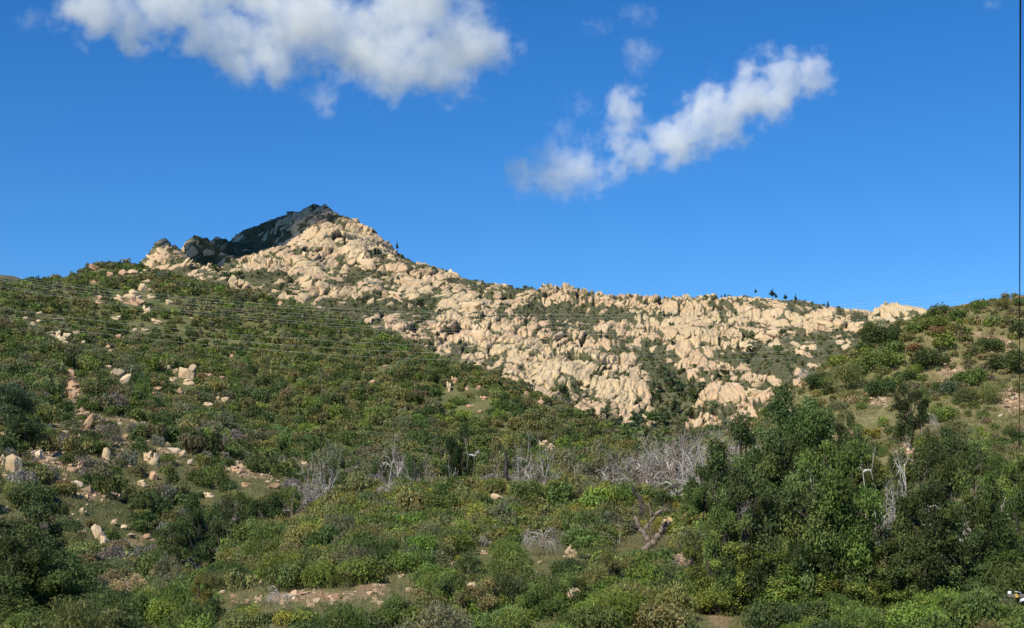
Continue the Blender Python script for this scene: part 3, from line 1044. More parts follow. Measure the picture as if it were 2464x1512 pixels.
for x, y, w, h, t, l, lab in (
        (975, 1366, 32, 42, 'p', .1, None), (1056, 1366, 42, 36, 'p', .2, None), (1386, 1406, 36, 36, 'p', 0, None), (1490, 1450, 46, 64, 'p', .1, None), (890, 1316, 40, 42, 'p', .1, None), (850, 1362, 26, 64, TN, .1, None), (1090, 1440, 42, 30, 'p', 0, None),
        (705, 1136, 22, 22, 'p', 0, None), (755, 1124, 26, 26, TN, .2, None), (395, 1222, 42, 16, 'p', 0, None), (320, 1326, 52, 18, 'p', 0, None), (1545, 1482, 32, 22, TN, 0, None), (995, 1490, 52, 26, 'p', 0, None)):
    a, b = c2(x, y)
    rock(a, b, w * .3465, h * .3465, M_PINK if t == 'p' else M_STONE, TN if t == 'p' else t, lean=l, label=lab)
for x, y, w, h, t, l, lab in (
        (88, 365, 115, 155, TN, -.25, 'large tan cracked boulder at the left edge'), (18, 350, 46, 84, TN, -.2, 'tan rock cut off by the left edge beside the large cracked boulder'), (30, 450, 50, 40, TN, 0, None), (595, 98, 62, 112, 'p', .05, 'orange rock pinnacle with a cap stone'),
        (590, 34, 38, 22, TN, 0, None), (730, 312, 54, 96, TN, -.15, 'yellowish pitted pinnacle left of the pale rock bank'), (1030, 325, 95, 120, TN, -.3, 'tall pale eroded rock bank above the ravine'), (1255, 312, 42, 54, TN, .2, None), (1050, 460, 62, 76, 'p', .1, None),
        (478, 400, 88, 74, 'p', -.3, 'left half of the orange rock pair on the lower left slope'), (545, 385, 44, 86, 'p', .1, 'right half of the orange rock pair on the lower left slope'), (970, 512, 84, 46, WH, .2, None), (1442, 592, 64, 44, WH, .3, 'white pointed boulder at the edge of the ravine oaks'), (1405, 586, 22, 22, WH, 0, None),
        (660, 840, 62, 110, WH, -.3, 'left half of the pale split rock low on the left'), (705, 875, 62, 130, WH, -.35, 'right half of the pale split rock low on the left'), (570, 846, 36, 42, TN, .2, None), (562, 702, 48, 50, WH, .1, None), (775, 788, 44, 40, TN, 0, None), (850, 815, 64, 32, WH, .1, None),
        (482, 1240, 66, 100, WH, .25, 'pale grey tilted boulder near the lower left oak'), (1602, 1290, 62, 30, 'p', .2, 'orange boulder at the left end of the dirt bank'), (1612, 1322, 52, 26, 'p', .2, None), (1770, 1316, 54, 40, TN, .2, None), (1700, 1326, 32, 26, 'p', 0, None),
        (2145, 1338, 84, 62, TN, .1, 'rounded tan boulder in the middle of the dirt bank'), (1950, 1330, 72, 40, TN, 0, None), (2290, 1332, 62, 42, WH, .2, None), (1790, 1200, 32, 32, TN, 0, None), (2320, 1302, 62, 26, 'p', 0, None), (1520, 1266, 42, 26, TN, 0, None), (700, 632, 32, 32, TN, 0, None),
        (30, 690, 42, 32, TN, 0, None), (180, 762, 72, 30, 'p', .1, None), (2090, 382, 42, 32, TN, 0, None), (1620, 410, 92, 60, 'p', .1, None), (1880, 540, 84, 40, 'p', .1, None), (20, 182, 64, 30, TN, 0, None), (2200, 1266, 42, 20, 'p', 0, None), (1300, 376, 42, 42, GR, 0, None),
        (1680, 520, 50, 40, 'p', .2, None), (390, 120, 50, 26, 'p', 0, None), (860, 190, 46, 50, 'p', .2, None), (1010, 880, 60, 40, 'p', 0, None), (230, 790, 60, 22, 'p', 0, None), (1650, 1440, 30, 24, TN, 0, None), (2250, 1300, 50, 22, 'p', 0, None), (2060, 1265, 60, 24, 'p', 0, None), (2380, 1290, 50, 26, 'p', 0, None)):
    a, b = c4(x, y)
    rock(a, b, w * .3503, h * .3503, M_PINK if t == 'p' else M_STONE, TN if t == 'p' else t, lean=l, label=lab)
for x, y, w, h, t, l, lab in (
        (1484, 236, 60, 32, TN, .1, None), (1540, 262, 54, 54, TN, -.3, 'tan slab behind the right end of the dead tree row'), (1350, 213, 26, 24, TN, 0, None), (1390, 213, 20, 16, TN, 0, None), (1170, 606, 92, 42, WH, .3, 'pale slab lying in the scrub on the spur crest'),
        (1690, 1278, 112, 76, WH, .3, 'large whitish boulder above the bright bush at the bottom'), (985, 1218, 62, 40, WH, .1, None), (560, 1246, 52, 42, TN, .1, None), (345, 1312, 72, 42, TN, .2, None), (376, 1342, 72, 46, TN, .1, None), (340, 1222, 52, 42, TN, .2, None),
        (45, 1330, 62, 32, WH, .1, None), (510, 1152, 42, 22, WH, 0, None), (1085, 986, 54, 36, TN, .2, None), (1670, 985, 92, 84, TN, -.3, 'tan rock patch right of the large dead bush'), (1460, 1060, 32, 20, TN, 0, None), (865, 1070, 22, 30, TN, 0, None), (60, 1292, 62, 30, 'p', 0, None), (1050, 25, 32, 22, 'p', 0, None)):
    a, b = c5(x, y)
    rock(a, b, w * .3503, h * .3503, M_PINK if t == 'p' else M_STONE, TN if t == 'p' else t, lean=l, label=lab)
for x, y, w, h, t, l, lab in (
        (640, 1220, 84, 92, WH, .45, 'smooth whitish rounded boulder among the bright bushes'), (415, 1338, 64, 70, WH, .1, 'upper pale boulder of the pair at the bottom right of centre'), (425, 1390, 36, 62, GR, 0, 'lower grey boulder of the pair at the bottom right of centre'), (1780, 1112, 64, 26, TN, 0, None),
        (1260, 1152, 92, 42, 'p', 0, None), (1650, 308, 94, 52, 'p', .1, 'orange rock beside the big dead trunk'), (1240, 1216, 52, 30, 'p', 0, None)):
    a, b = c6(x, y)
    rock(a, b, w * .3503, h * .3503, M_PINK if t == 'p' else M_STONE, TN if t == 'p' else t, lean=l, label=lab)


# the largest rocks of the mountain
def cA(x, y):
    return (478 + .607 * x) * .6548, (698 + .607 * y) * .6548


def cB(x, y):
    return (1910 + .5966 * x) * .6548, (955 + .5966 * y) * .6548


BIG = [(cB(x, y), w * .3907, h * .3907, lab) for x, y, w, h, lab in (
    (1040, 430, 180, 220, 'great smooth pale slab in the middle of the right half of the mountain'), (1395, 350, 70, 110, 'leaning slab left of the boulder with the dark overhang'), (1490, 365, 80, 76, 'boulder with a dark overhang below it near the right skyline'),
    (1550, 330, 90, 90, 'wide triangular boulder right of the overhang boulder'), (1520, 440, 140, 90, 'pale wall of rock below the overhang boulder'), (770, 270, 80, 80, None), (835, 290, 70, 60, None), (625, 240, 90, 100, 'blocky boulder with holes just under the skyline in mid ridge'),
    (520, 230, 110, 90, None), (145, 460, 50, 70, 'egg shaped orange boulder standing in brush'), (360, 385, 36, 36, None), (765, 450, 60, 45, None), (1405, 525, 100, 70, 'split boulder pair above the green band'), (1730, 540, 70, 70, None), (1580, 260, 120, 46, None), (1650, 272, 60, 46, None),
    (2065, 260, 80, 46, 'knob of rock on the right skyline, leftmost of three'), (2235, 265, 90, 46, 'knob of rock on the right skyline, middle of three'), (2345, 242, 80, 32, 'flat topped knob of rock on the right skyline, rightmost of three'), (2390, 282, 60, 50, None), (2020, 340, 50, 80, None),
    (1900, 360, 130, 70, None), (1730, 390, 40, 70, None), (2150, 415, 50, 36, 'rounded boulder at the edge of the right slope'), (2045, 460, 60, 26, None), (280, 530, 100, 100, 'pointed boulder crowning the ribbed cliff'), (560, 370, 50, 80, None), (640, 380, 24, 60, None),
    (1010, 610, 110, 130, 'yellow streaked cliff under the great smooth slab'), (1390, 640, 130, 80, None), (1250, 630, 150, 90, None), (1480, 710, 80, 100, None), (1440, 790, 110, 120, None), (1210, 830, 60, 40, None), (700, 880, 200, 150, 'pale cliff foot above the gully trees'), (1110, 930, 60, 170, 'long narrow slab leaning beside the gully'))]
BIG += [(cA(x, y), w * .3975, h * .3975, lab) for x, y, w, h, lab in (
    (1110, 545, 150, 140, 'large smooth slab above the left hill in the middle of the peak face'), (1440, 590, 100, 120, None), (1600, 620, 150, 90, None), (2050, 680, 190, 170, 'great pink slab at the left end of the long ridge'), (1700, 530, 140, 120, None), (1420, 420, 140, 130, None), (1260, 600, 90, 110, None),
    (1090, 370, 110, 80, None), (650, 540, 120, 120, 'white ledgy rock at the lowest left end of the peak face'), (880, 420, 110, 90, None), (830, 380, 90, 60, None), (2100, 850, 110, 130, None), (1700, 690, 50, 50, None), (1770, 685, 60, 50, None), (1500, 750, 40, 26, None), (1840, 515, 80, 26, None),
    (400, 310, 48, 76, 'pointed shaded rock on the left ridge of the peak'), (220, 335, 110, 90, 'pale outcrop at the left foot of the peak'), (350, 420, 70, 120, None), (470, 440, 60, 80, None), (1580, 390, 70, 60, None), (1450, 230, 90, 110, 'steep pale buttress on the right edge of the peak'), (130, 390, 80, 50, None), (270, 310, 50, 50, None),
    (1960, 500, 80, 60, None))]
for (x, y), w, h, lab in BIG:
    rock(x, y, w, h, M_STONE, (1.0, 1.0, 1.0), far_ground, (340, 1800), lean=.5 - .3 * min(max((x - 1300) / 500, 0), 1) + RNG.normal() * .08, name='rock_outcrop' if max(w, h) > 34 else 'boulder', label=lab, sink=.55, depth=.6)

# loose stones on the bare banks
BANK = [(740, 1435, 170, 26), (900, 1412, 50, 26), (180, 920, 20, 34), (640, 1130, 60, 34), (2190, 1090, 40, 16), (2110, 960, 30, 20), (2390, 860, 50, 30)]
for x, y, rx, ry in BANK:
    for k in range(8):
        s = RNG.uniform(3, 8)
        rock(x + RNG.uniform(-rx, rx), y + RNG.uniform(-ry, ry), s * RNG.uniform(1, 1.6), s, M_PINK if RNG.random() < .6 else M_STONE, name='stone')


ALL = []                                              # (X, Y, Z, w, h, colour, sage?) of every shrub


def plan(X, Y, Z, w, h, col, sage=False, keep=False):
    ALL.append((X, Y, Z, w, h, col, sage, keep))


# ---- shrubs read off the photograph one by one
D_, G_, B_, O_, Y_, R_, GG, GY_ = 'dark green', 'green', 'bright green', 'olive', 'yellow-green', 'rusty brown', 'grey-green', 'grey'
HAND = []
for x, y, w, h, c in ((1870, 370, 150, 60, G_), (2000, 390, 120, 60, D_), (1840, 450, 170, 70, B_), (1420, 530, 210, 120, D_), (1540, 520, 140, 110, D_), (1700, 470, 140, 80, G_), (1440, 450, 120, 80, 'blue-green'),
                      (1900, 580, 160, 90, B_), (1550, 610, 150, 80, G_), (1350, 610, 120, 70, D_), (2220, 590, 190, 90, D_), (2430, 500, 130, 90, D_), (1790, 700, 230, 110, D_), (1430, 710, 220, 120, G_),
                      (1570, 690, 110, 80, B_), (1170, 700, 130, 70, B_), (1710, 760, 80, 60, B_), (2340, 720, 250, 120, D_), (1030, 850, 170, 90, D_), (1200, 840, 220, 140, O_), (1090, 910, 80, 60, D_),
                      (1470, 890, 200, 120, D_), (1640, 810, 160, 60, D_), (2090, 840, 220, 110, G_), (1930, 900, 110, 90, 'blue-green'), (2050, 950, 160, 110, D_), (2200, 950, 160, 110, O_),
                      (1420, 1080, 260, 160, B_), (1890, 1070, 190, 110, B_), (1390, 1220, 150, 70, Y_), (1560, 1190, 90, 60, G_), (2310, 1120, 300, 170, B_), (700, 980, 160, 90, G_), (620, 1030, 120, 70, G_),
                      (740, 1030, 100, 60, D_), (820, 910, 90, 60, B_), (1160, 1020, 120, 60, GG), (1740, 1290, 100, 90, G_), (2100, 420, 100, 60, O_), (1850, 510, 90, 60, R_), (1250, 960, 140, 60, O_),
                      (2420, 300, 90, 50, G_), (2000, 310, 110, 50, D_), (2250, 430, 120, 60, O_), (2350, 430, 100, 60, O_), (1640, 540, 100, 60, O_), (1290, 780, 160, 70, G_), (1980, 480, 130, 60, O_),
                      (2050, 560, 110, 50, O_), (1700, 620, 120, 50, R_), (1560, 850, 120, 60, G_), (2120, 640, 120, 60, O_), (1010, 1010, 120, 60, O_), (2280, 1010, 110, 70, O_), (2420, 880, 100, 60, O_),
                      (1480, 770, 90, 60, O_), (2140, 330, 120, 50, G_), (2300, 320, 120, 50, O_), (1880, 830, 70, 50, R_), (1990, 1180, 160, 90, O_), (2180, 1300, 200, 90, G_)):
    HAND.append((*c3(x, y), w * .3465 * 1.42, h * .3465 * 1.38, c, 0))
for x, y, w, h, c in ((640, 1290, 260, 170, B_), (900, 1230, 300, 210, B_), (760, 1420, 330, 200, G_), (1080, 1390, 300, 200, B_), (1250, 1290, 260, 180, G_), (1650, 1200, 300, 180, B_), (1620, 1420, 320, 170, O_),
                      (430, 1060, 330, 150, B_), (330, 930, 150, 130, B_), (120, 1300, 300, 190, G_), (280, 1180, 200, 130, G_), (60, 1440, 260, 150, G_), (560, 1130, 160, 110, O_), (1450, 1450, 240, 150, G_),
                      (1850, 1380, 260, 190, O_), (2100, 1280, 280, 180, D_), (2060, 1450, 300, 170, G_), (2300, 1450, 260, 190, D_), (820, 1000, 200, 130, O_), (590, 860, 200, 150, G_), (620, 700, 160, 120, D_),
                      (200, 800, 260, 140, D_), (250, 680, 220, 130, O_), (130, 700, 160, 110, G_), (1250, 1000, 230, 150, G_), (1400, 1120, 220, 120, O_), (1150, 1130, 160, 120, O_), (700, 930, 130, 100, G_),
                      (1480, 1280, 140, 160, G_), (1800, 1480, 200, 110, G_), (920, 1480, 260, 120, B_), (40, 850, 180, 120, D_), (420, 1290, 120, 100, G_), (1000, 880, 180, 120, O_)):
    HAND.append((*c6(x, y), w * .3503, h * .3503, c, 0))
for x, y, w, h, c in ((2000, 1290, 380, 260, B_), (1780, 1400, 240, 200, B_), (2160, 1420, 280, 190, G_), (1450, 1150, 260, 200, G_), (1300, 1260, 260, 190, G_), (1100, 1400, 300, 150, O_), (700, 1380, 300, 200, G_),
                      (330, 1430, 320, 190, GG), (480, 1250, 200, 130, O_), (620, 1290, 180, 120, Y_), (250, 1340, 200, 110, B_), (900, 1160, 260, 170, G_), (720, 1130, 240, 150, B_), (950, 1010, 210, 150, B_),
                      (700, 960, 190, 140, R_), (560, 1090, 180, 110, O_), (400, 1090, 190, 120, G_), (1200, 1080, 180, 130, G_), (1700, 1120, 260, 180, D_), (1560, 1230, 200, 130, O_), (1800, 1000, 200, 150, G_),
                      (870, 1250, 250, 150, D_), (1020, 1270, 190, 140, GG), (640, 640, 200, 120, G_), (230, 740, 180, 120, G_), (440, 740, 160, 110, G_), (1200, 720, 190, 120, G_), (1680, 700, 240, 130, Y_),
                      (1430, 640, 160, 100, O_), (1850, 660, 150, 90, B_), (980, 620, 200, 90, O_), (820, 780, 190, 120, GG), (560, 860, 170, 110, GG), (300, 920, 190, 120, GG), (100, 930, 200, 120, GG),
                      (1180, 880, 200, 130, GG), (1260, 920, 170, 110, G_), (860, 900, 180, 120, G_), (1850, 820, 180, 120, O_), (1960, 840, 120, 130, B_), (480, 600, 60, 28, R_), (1240, 580, 80, 30, R_),
                      (1200, 650, 110, 40, R_), (1950, 1180, 160, 120, G_), (2330, 960, 160, 140, B_), (2250, 1060, 180, 110, B_), (2380, 1310, 200, 180, G_), (110, 1180, 190, 110, O_), (340, 1160, 150, 90, O_),
                      (60, 560, 150, 90, G_), (900, 470, 140, 60, B_), (1450, 480, 170, 70, B_)):
    HAND.append((*c5(x, y), w * .3503, h * .3503, c, 0))
for x, y, w, h, c in ((1340, 1380, 170, 260, Y_), (950, 1300, 330, 300, 'tan'), (640, 1370, 240, 190, G_), (1180, 1290, 230, 200, G_), (1700, 1420, 240, 150, Y_), (1950, 1440, 200, 130, Y_), (2200, 1400, 220, 140, GG),
                      (450, 1400, 200, 180, D_), (560, 1000, 230, 150, D_), (650, 1000, 200, 130, G_), (740, 620, 150, 120, B_), (620, 480, 180, 120, D_), (100, 570, 200, 140, O_), (300, 470, 170, 100, O_),
                      (900, 880, 160, 110, D_), (880, 470, 170, 120, GG), (950, 530, 130, 90, D_), (1150, 420, 130, 90, G_), (1240, 270, 110, 100, D_), (960, 150, 170, 120, D_), (1180, 190, 130, 100, G_),
                      (330, 140, 120, 90, D_), (540, 110, 130, 110, G_), (180, 180, 170, 120, G_), (720, 220, 150, 100, GG), (880, 340, 180, 120, GY_), (720, 250, 160, 90, GY_), (230, 660, 170, 80, GY_),
                      (420, 230, 160, 90, GY_), (1170, 600, 120, 90, GY_), (1760, 360, 140, 110, D_), (1840, 480, 100, 80, D_), (1720, 330, 130, 70, G_), (1420, 200, 160, 90, O_), (1600, 60, 150, 70, G_),
                      (280, 560, 90, 80, D_), (430, 520, 140, 90, R_), (250, 390, 110, 60, R_), (930, 80, 90, 50, R_), (1010, 1020, 110, 80, R_), (1100, 790, 150, 100, O_), (1300, 830, 170, 130, G_),
                      (1480, 620, 170, 100, D_), (820, 1170, 200, 150, 'brownish'), (480, 1090, 150, 100, GG), (1500, 1080, 190, 120, G_), (1680, 1040, 220, 130, G_), (1850, 950, 180, 110, GG), (2000, 1040, 200, 120, G_),
                      (1780, 870, 160, 90, O_), (2150, 950, 190, 110, GG), (2250, 1090, 180, 110, O_), (1950, 750, 170, 100, O_), (2100, 700, 160, 100, O_), (2300, 640, 170, 100, O_)):
    HAND.append((*c4(x, y), w * .3503, h * .3503, c, 0))
for x, y, w, h, c in ((150, 785, 60, 60, 'blue-green'), (1350, 1010, 60, 50, D_), (2080, 860, 60, 36, D_), (2290, 920, 120, 60, D_), (280, 1030, 150, 90, D_), (250, 1120, 200, 140, D_), (400, 1140, 160, 100, G_), (680, 1310, 160, 110, D_),
                      (1000, 1290, 110, 80, G_), (1220, 1330, 70, 60, O_), (760, 1410, 90, 80, D_), (1400, 1400, 150, 90, D_), (1580, 1490, 90, 60, 'blue-green'), (2040, 1345, 40, 26, R_), (2260, 1480, 110, 70, D_),
                      (1960, 1200, 120, 70, G_), (1540, 1200, 130, 70, D_), (130, 1360, 130, 90, G_), (440, 1300, 90, 60, R_), (980, 1220, 120, 50, G_), (90, 960, 120, 80, D_), (420, 730, 60, 40, D_)):
    HAND.append((*c1(x, y), w * .3465, h * .3465, c, 0))

P_ = hits([(x, y + h * .42) for x, y, w, h, c, _ in HAND])
for (x, y, w, h, c, _), (X, Y, Z) in zip(HAND, P_):
    if np.isfinite(X):
        plan(X, Y, Z - .1, w * Y / FPX, h * Y / FPX * 1.12, c, c in (GG, GY_) or (c in (O_, 'brownish') and RNG.random() < .6), True)


# ---- and the cover between them
def scatter(n, x0, x1, d0, d1, surf, sizes, cols, minfrac, sage, mask=None, tight=.33):
    D = np.sqrt(RNG.uniform(d0 ** 2, d1 ** 2, n))
    x = RNG.uniform(x0, x1, n)
    X = (x - CXP) / FPX * D
    G, Sz = ground(X, D), surf(X, D)
    ok = Sz > G - .05
    noise = fbm2(X / 16, D / 16, 91, 3)
    ok &= noise + RNG.uniform(-.25, .25, n) > minfrac
    V = np.c_[X, D, G]
    ok &= paint(V, BARE) < .28 + RNG.uniform(-.12, .5, n)
    px, py = photo(X, D, G)
    if mask is not None:
        ok &= mask(px, py, X, D)
    idx = np.nonzero(ok)[0]
    tone = np.clip((fbm2(X / 22, D / 34, 63, 2) - .5) * 1.3 + .5, 0, .999)
    cell = {}
    for i in idx:
        w = RNG.uniform(*sizes)
        key = (int(X[i] // 4), int(D[i] // 4))
        near = [q for a in (-1, 0, 1) for b in (-1, 0, 1) for q in cell.get((key[0] + a, key[1] + b), ())]
        if any((q[0] - X[i]) ** 2 + (q[1] - D[i]) ** 2 < (tight * (w + q[2])) ** 2 for q in near):
            continue
        cell.setdefault(key, []).append((X[i], D[i], w))
        c = cols[int(np.clip(tone[i] + RNG.normal() * .26, 0, .999) * len(cols))]
        plan(X[i], D[i], G[i] - .15, w, w * RNG.uniform(.55, .85), c, RNG.random() < sage or c in (GY_, GG))


scatter(14000, -250, 1750, 300, 490, LEFT, (1.6, 4.2), (GG, O_, D_, G_, O_, G_, D_, O_, B_, G_, D_, O_, D_, GG, O_), .10, .12, tight=.26)
scatter(11000, -250, 1750, 200, 310, LEFT, (1.9, 5.2), (GG, O_, D_, G_, O_, D_, G_, O_, B_, G_, D_, O_, D_, 'brownish', O_), .14, .12, tight=.27)
scatter(8000, -250, 1500, 95, 215, LEFT, (1.4, 4.4), (GY_, GG, O_, D_, G_, D_, D_, O_, G_, D_, 'brownish', GY_), .24, .15, tight=.29)
scatter(9000, 350, 1800, 78, 152, SPUR, (1.0, 2.7), (O_, O_, G_, O_, GG, G_, O_, O_, Y_), .10, .6, lambda x, y, X, D: y < 1370, tight=.27)
scatter(13000, -300, 3150, 50, 152, SPUR, (1.3, 3.4), (O_, G_, G_, B_, D_, G_, B_, GG, O_), .04, .3, tight=.25)
scatter(6500, 1500, 3050, 95, 300, RIGHT, (.9, 2.4), (O_, O_, G_, B_, O_, G_, GG, O_, 'tan', 'brownish'), .47, .7, tight=.33)
# ---- keep rocks, banks and dead wood in sight
for x, y, rx, ry in ((740, 1430, 110, 16), (900, 1405, 30, 16), (1660, 1330, 34, 26), (180, 925, 20, 30), (640, 1130, 50, 25), (2195, 1090, 30, 12), (1735, 1470, 16, 16), (2110, 960, 20, 14), (2280, 890, 30, 14), (2440, 960, 26, 26),
                     (1305, 1300, 50, 45), (1560, 1240, 55, 70), (1165, 1300, 20, 25), (672, 1425, 30, 20), (1610, 1110, 130, 60), (960, 1125, 60, 36), (1060, 1130, 40, 30), (1160, 1130, 30, 30), (1290, 1130, 60, 36), (768, 1145, 30, 40),
                     (1218, 1130, 8, 40), (2172, 1120, 30, 50), (2205, 1025, 25, 25), (500, 1330, 30, 20), (1815, 1170, 14, 60), (2080, 1140, 10, 45), (120, 1100, 50, 14), (330, 1010, 60, 12), (420, 1080, 30, 14), (230, 1190, 50, 12), (330, 1290, 30, 30)):
    q_ = hits([(x, y + ry * .8)])[0]
    BOXES.append((x - rx, y - ry, x + rx, y + ry, float(q_[1]) if np.isfinite(q_[1]) else 150.0))
BOXES += [(1474, 1168, 1618, 1325, 95.0), (1255, 1250, 1358, 1345, 101.0)]
BX = np.array(BOXES)
A_ = np.array([a[:5] for a in ALL])
ax, ay0 = photo(A_[:, 0], A_[:, 1], A_[:, 2])
_, ay1 = photo(A_[:, 0], A_[:, 1], A_[:, 2] + A_[:, 4] * .85)
aw = A_[:, 3] / A_[:, 1] * FPX * .42
drop = np.zeros(len(A_), bool)
for b in BX:
    ix = np.clip(np.minimum(ax + aw, b[2]) - np.maximum(ax - aw, b[0]), 0, None)
    iy = np.clip(np.minimum(ay0, b[3]) - np.maximum(ay1, b[1]), 0, None)
    small = np.minimum(2 * aw * (ay0 - ay1), (b[2] - b[0]) * (b[3] - b[1]))
    drop |= (ix * iy > .22 * small) & (A_[:, 1] < b[4] + 1.5)
ALL = [a for a, d_ in zip(ALL, drop) if not d_]

# ---- which of them show, and how large
A_ = np.array([a[:5] for a in ALL])
ppx, ppy = photo(A_[:, 0], A_[:, 1], A_[:, 2] + A_[:, 4] * .6)
siz = np.sqrt(A_[:, 3] * A_[:, 4]) / A_[:, 1] * FPX
vis = (ppx > 8) & (ppx < 2455) & (ppy > 0) & (ppy < 1500)
ts = np.linspace(.25, .97, 60)
el = (A_[:, 2] + A_[:, 4] * .6) / A_[:, 1]
for i in range(0, len(A_), 2000):
    a = A_[i:i + 2000]
    T = a[:, 1:2] * ts
    g = ground(a[:, 0:1] * ts, T)
    vis[i:i + 2000] &= (g < el[i:i + 2000, None] * T).all(1)
score = siz * np.array([1.6 if a[7] else 1.0 for a in ALL])
order = [i for i in np.argsort(-score) if vis[i]][:290]
solo = set(order)
VS, FS, TS, nv = {}, {}, {}, {}
for i, (X, Y, Z, w, h, col, sage, keep) in enumerate(ALL):
    lod = 'N' if siz[i] > (62 if i in solo else 84) else ('M' if siz[i] > (26 if i in solo else 31) else 'F')
    key = ('s' if sage else '') + lod
    rz = RNG.uniform(0, 6.28)
    c = jitter(PAL[col])
    if i in solo:
        me = ME_SHRUB[key][int(RNG.integers(len(ME_SHRUB[key])))]
        o = bpy.data.objects.new('dry_bush' if col == GY_ else 'shrub', me)
        COL.objects.link(o)
        o.location, o.rotation_euler, o.scale = (X, Y, Z), (0, 0, rz), (w * .5, w * .5, h)
        o.color = (*c, 1)
        reg(o, ('bush' if col == GY_ else 'shrub'), col, w, 'shrub', top=h)
    else:
        v, f, t = PROTO[key][int(RNG.integers(len(PROTO[key])))]
        cs, sn = math.cos(rz), math.sin(rz)
        q = np.stack(((v[:, 0] * cs - v[:, 1] * sn) * w * .5 + X, (v[:, 0] * sn + v[:, 1] * cs) * w * .5 + Y, v[:, 2] * h + Z), 1)
        zone = 'n'
        VS.setdefault(zone, []).append(q)
        FS.setdefault(zone, []).append(f + nv.get(zone, 0))
        TS.setdefault(zone, []).append(t * np.array(c))
        nv[zone] = nv.get(zone, 0) + len(v)
print('shrubs', len(ALL), 'solo', len(solo), 'faces', nv['n'] // 4)
sc_ = obj('chaparral', np_mesh('chaparral', np.concatenate(VS['n']), np.concatenate(FS['n']), False, np.concatenate(TS['n'])), M_LEAF)
setting(sc_, 'stuff')
tag(sc_, 'low mixed green and olive scrub covering the slopes between the larger shrubs', 'scrub')


# ---- dry grass between the shrubs
def grass():
    V, T = [], []
    for surf, x0, x1, d0, d1, n, size, lo in ((RIGHT, 1550, 3050, 95, 295, 30000, .55, .0), (SPUR, -250, 3000, 52, 150, 42000, .34, .0), (LEFT, -250, 1600, 96, 260, 34000, .55, .0)):
        D = np.sqrt(RNG.uniform(d0 ** 2, d1 ** 2, n))
        X = (RNG.uniform(x0, x1, n) - CXP) / FPX * D
        G = ground(X, D)
        ok = (surf(X, D) > G - .05) & (paint(np.c_[X, D, G], BARE) < .25 + RNG.uniform(-.1, .4, n)) & (fbm2(X / 9, D / 9, 77, 3) + RNG.uniform(-.2, .2, n) > .4)
        C = np.c_[X, D, G][ok]
        m = len(C)
        for b in range(6 if surf is SPUR else 4):
            base = C + np.c_[RNG.normal(size=(m, 2)) * size * .45, np.zeros(m)]
            tip = np.c_[RNG.normal(size=(m, 2)) * .45, np.ones(m)] * size * RNG.uniform(.35, 1.2, m)[:, None]
            side = np.c_[RNG.normal(size=(m, 2)), np.zeros(m)]
            side *= (.035 if surf is SPUR else .075) * size / np.linalg.norm(side, axis=1)[:, None]
            V.append(np.stack((base - side, base + side, base + tip + side * .3, base + tip - side * .3), 1).reshape(-1, 3))
            k = np.clip(fbm2(C[:, 0] / 14, C[:, 1] / 14, 55, 2) + RNG.normal(size=m) * .16, 0, 1)[:, None]
            col = np.array((.29, .24, .115)) * (1 - k) + np.array((.17, .172, .062)) * k
            T.append(np.repeat(col * RNG.uniform(.75, 1.25, m)[:, None], 4, 0))
    V, T = np.concatenate(V), np.concatenate(T)
    o = obj('grass', np_mesh('grass', V, np.arange(len(V)).reshape(-1, 4), False, T), M_LEAF)
    setting(o, 'stuff')
    tag(o, 'dry olive and straw coloured grass between the shrubs', 'grass')



grass()


# ---- gravel and broken stone on the bare soil
def gravel():
    iv, f = ICO[1]
    V, F, T, n = [], [], [], 0
    D = np.sqrt(RNG.uniform(58 ** 2, 290 ** 2, 90000))
    X = (RNG.uniform(-150, 2650, len(D)) - CXP) / FPX * D
    G = ground(X, D)
    p = paint(np.c_[X, D, G], BARE)
    px, py = photo(X, D, G)
    ok = (p + RNG.normal(size=len(D)) * .12 > .34) & (py < 1530)
    for x, y, z in np.c_[X, D, G][ok][:5200]:
        s = RNG.lognormal(-2.3, .5) * (1 if y < 110 else 1.7)
        v = iv * (1 + .35 * RNG.normal(size=(len(iv), 1))) * s * np.array((1.2, 1, .7)) + (x, y, z + s * .1)
        V.append(v)
        F.append(f + n)
        c = np.array((.42, .29, .18)) if RNG.random() < .6 else np.array((.46, .37, .25))
        T.append(np.repeat((c * RNG.uniform(.55, 1.2))[None], len(iv), 0))
        n += len(iv)
    a = N('gravel_stone')
    o = obj('gravel', np_mesh('gravel', np.concatenate(V), np.concatenate(F), False, np.concatenate(T)), a.surf(a.attr('tint', 0), .9))
    setting(o, 'stuff')
    tag(o, 'orange and tan gravel strewn over the bare soil patches', 'gravel')


gravel()


# ---- scrub on the mountain
def mountain_scrub():
    w = np.clip(MBR - .45, 0, .6) * (MV[:, 1] > 330) * (MPX > 300) * (MPX < 2330)
    k = RNG.choice(len(MV), 14000, p=w / w.sum())
    V, F, T, n = [], [], [], 0
    cols = [PAL[c] for c in (D_, D_, 'blue-green', G_, O_, GG, 'brownish')]
    for i in k:
        v, f, t = TUFT[int(RNG.integers(4))]
        s = RNG.uniform(.7, 2.2) * (1.5 if RNG.random() < .1 else 1)
        q = v * np.array((s, s, s * RNG.uniform(.8, 1.5))) + MV[i] - np.array((0, 0, .3))
        V.append(q)
        F.append(f + n)
        T.append(t * np.array(jitter(cols[int(RNG.integers(len(cols)))], .15)))
        n += len(v)
    o = obj('mountain_scrub', np_mesh('mountain_scrub', np.concatenate(V), np.concatenate(F), False, np.concatenate(T)), M_LEAF)
    setting(o, 'stuff')
    tag(o, 'dark green scrub growing in the gaps and gullies of the rocky mountain', 'scrub')


mountain_scrub()

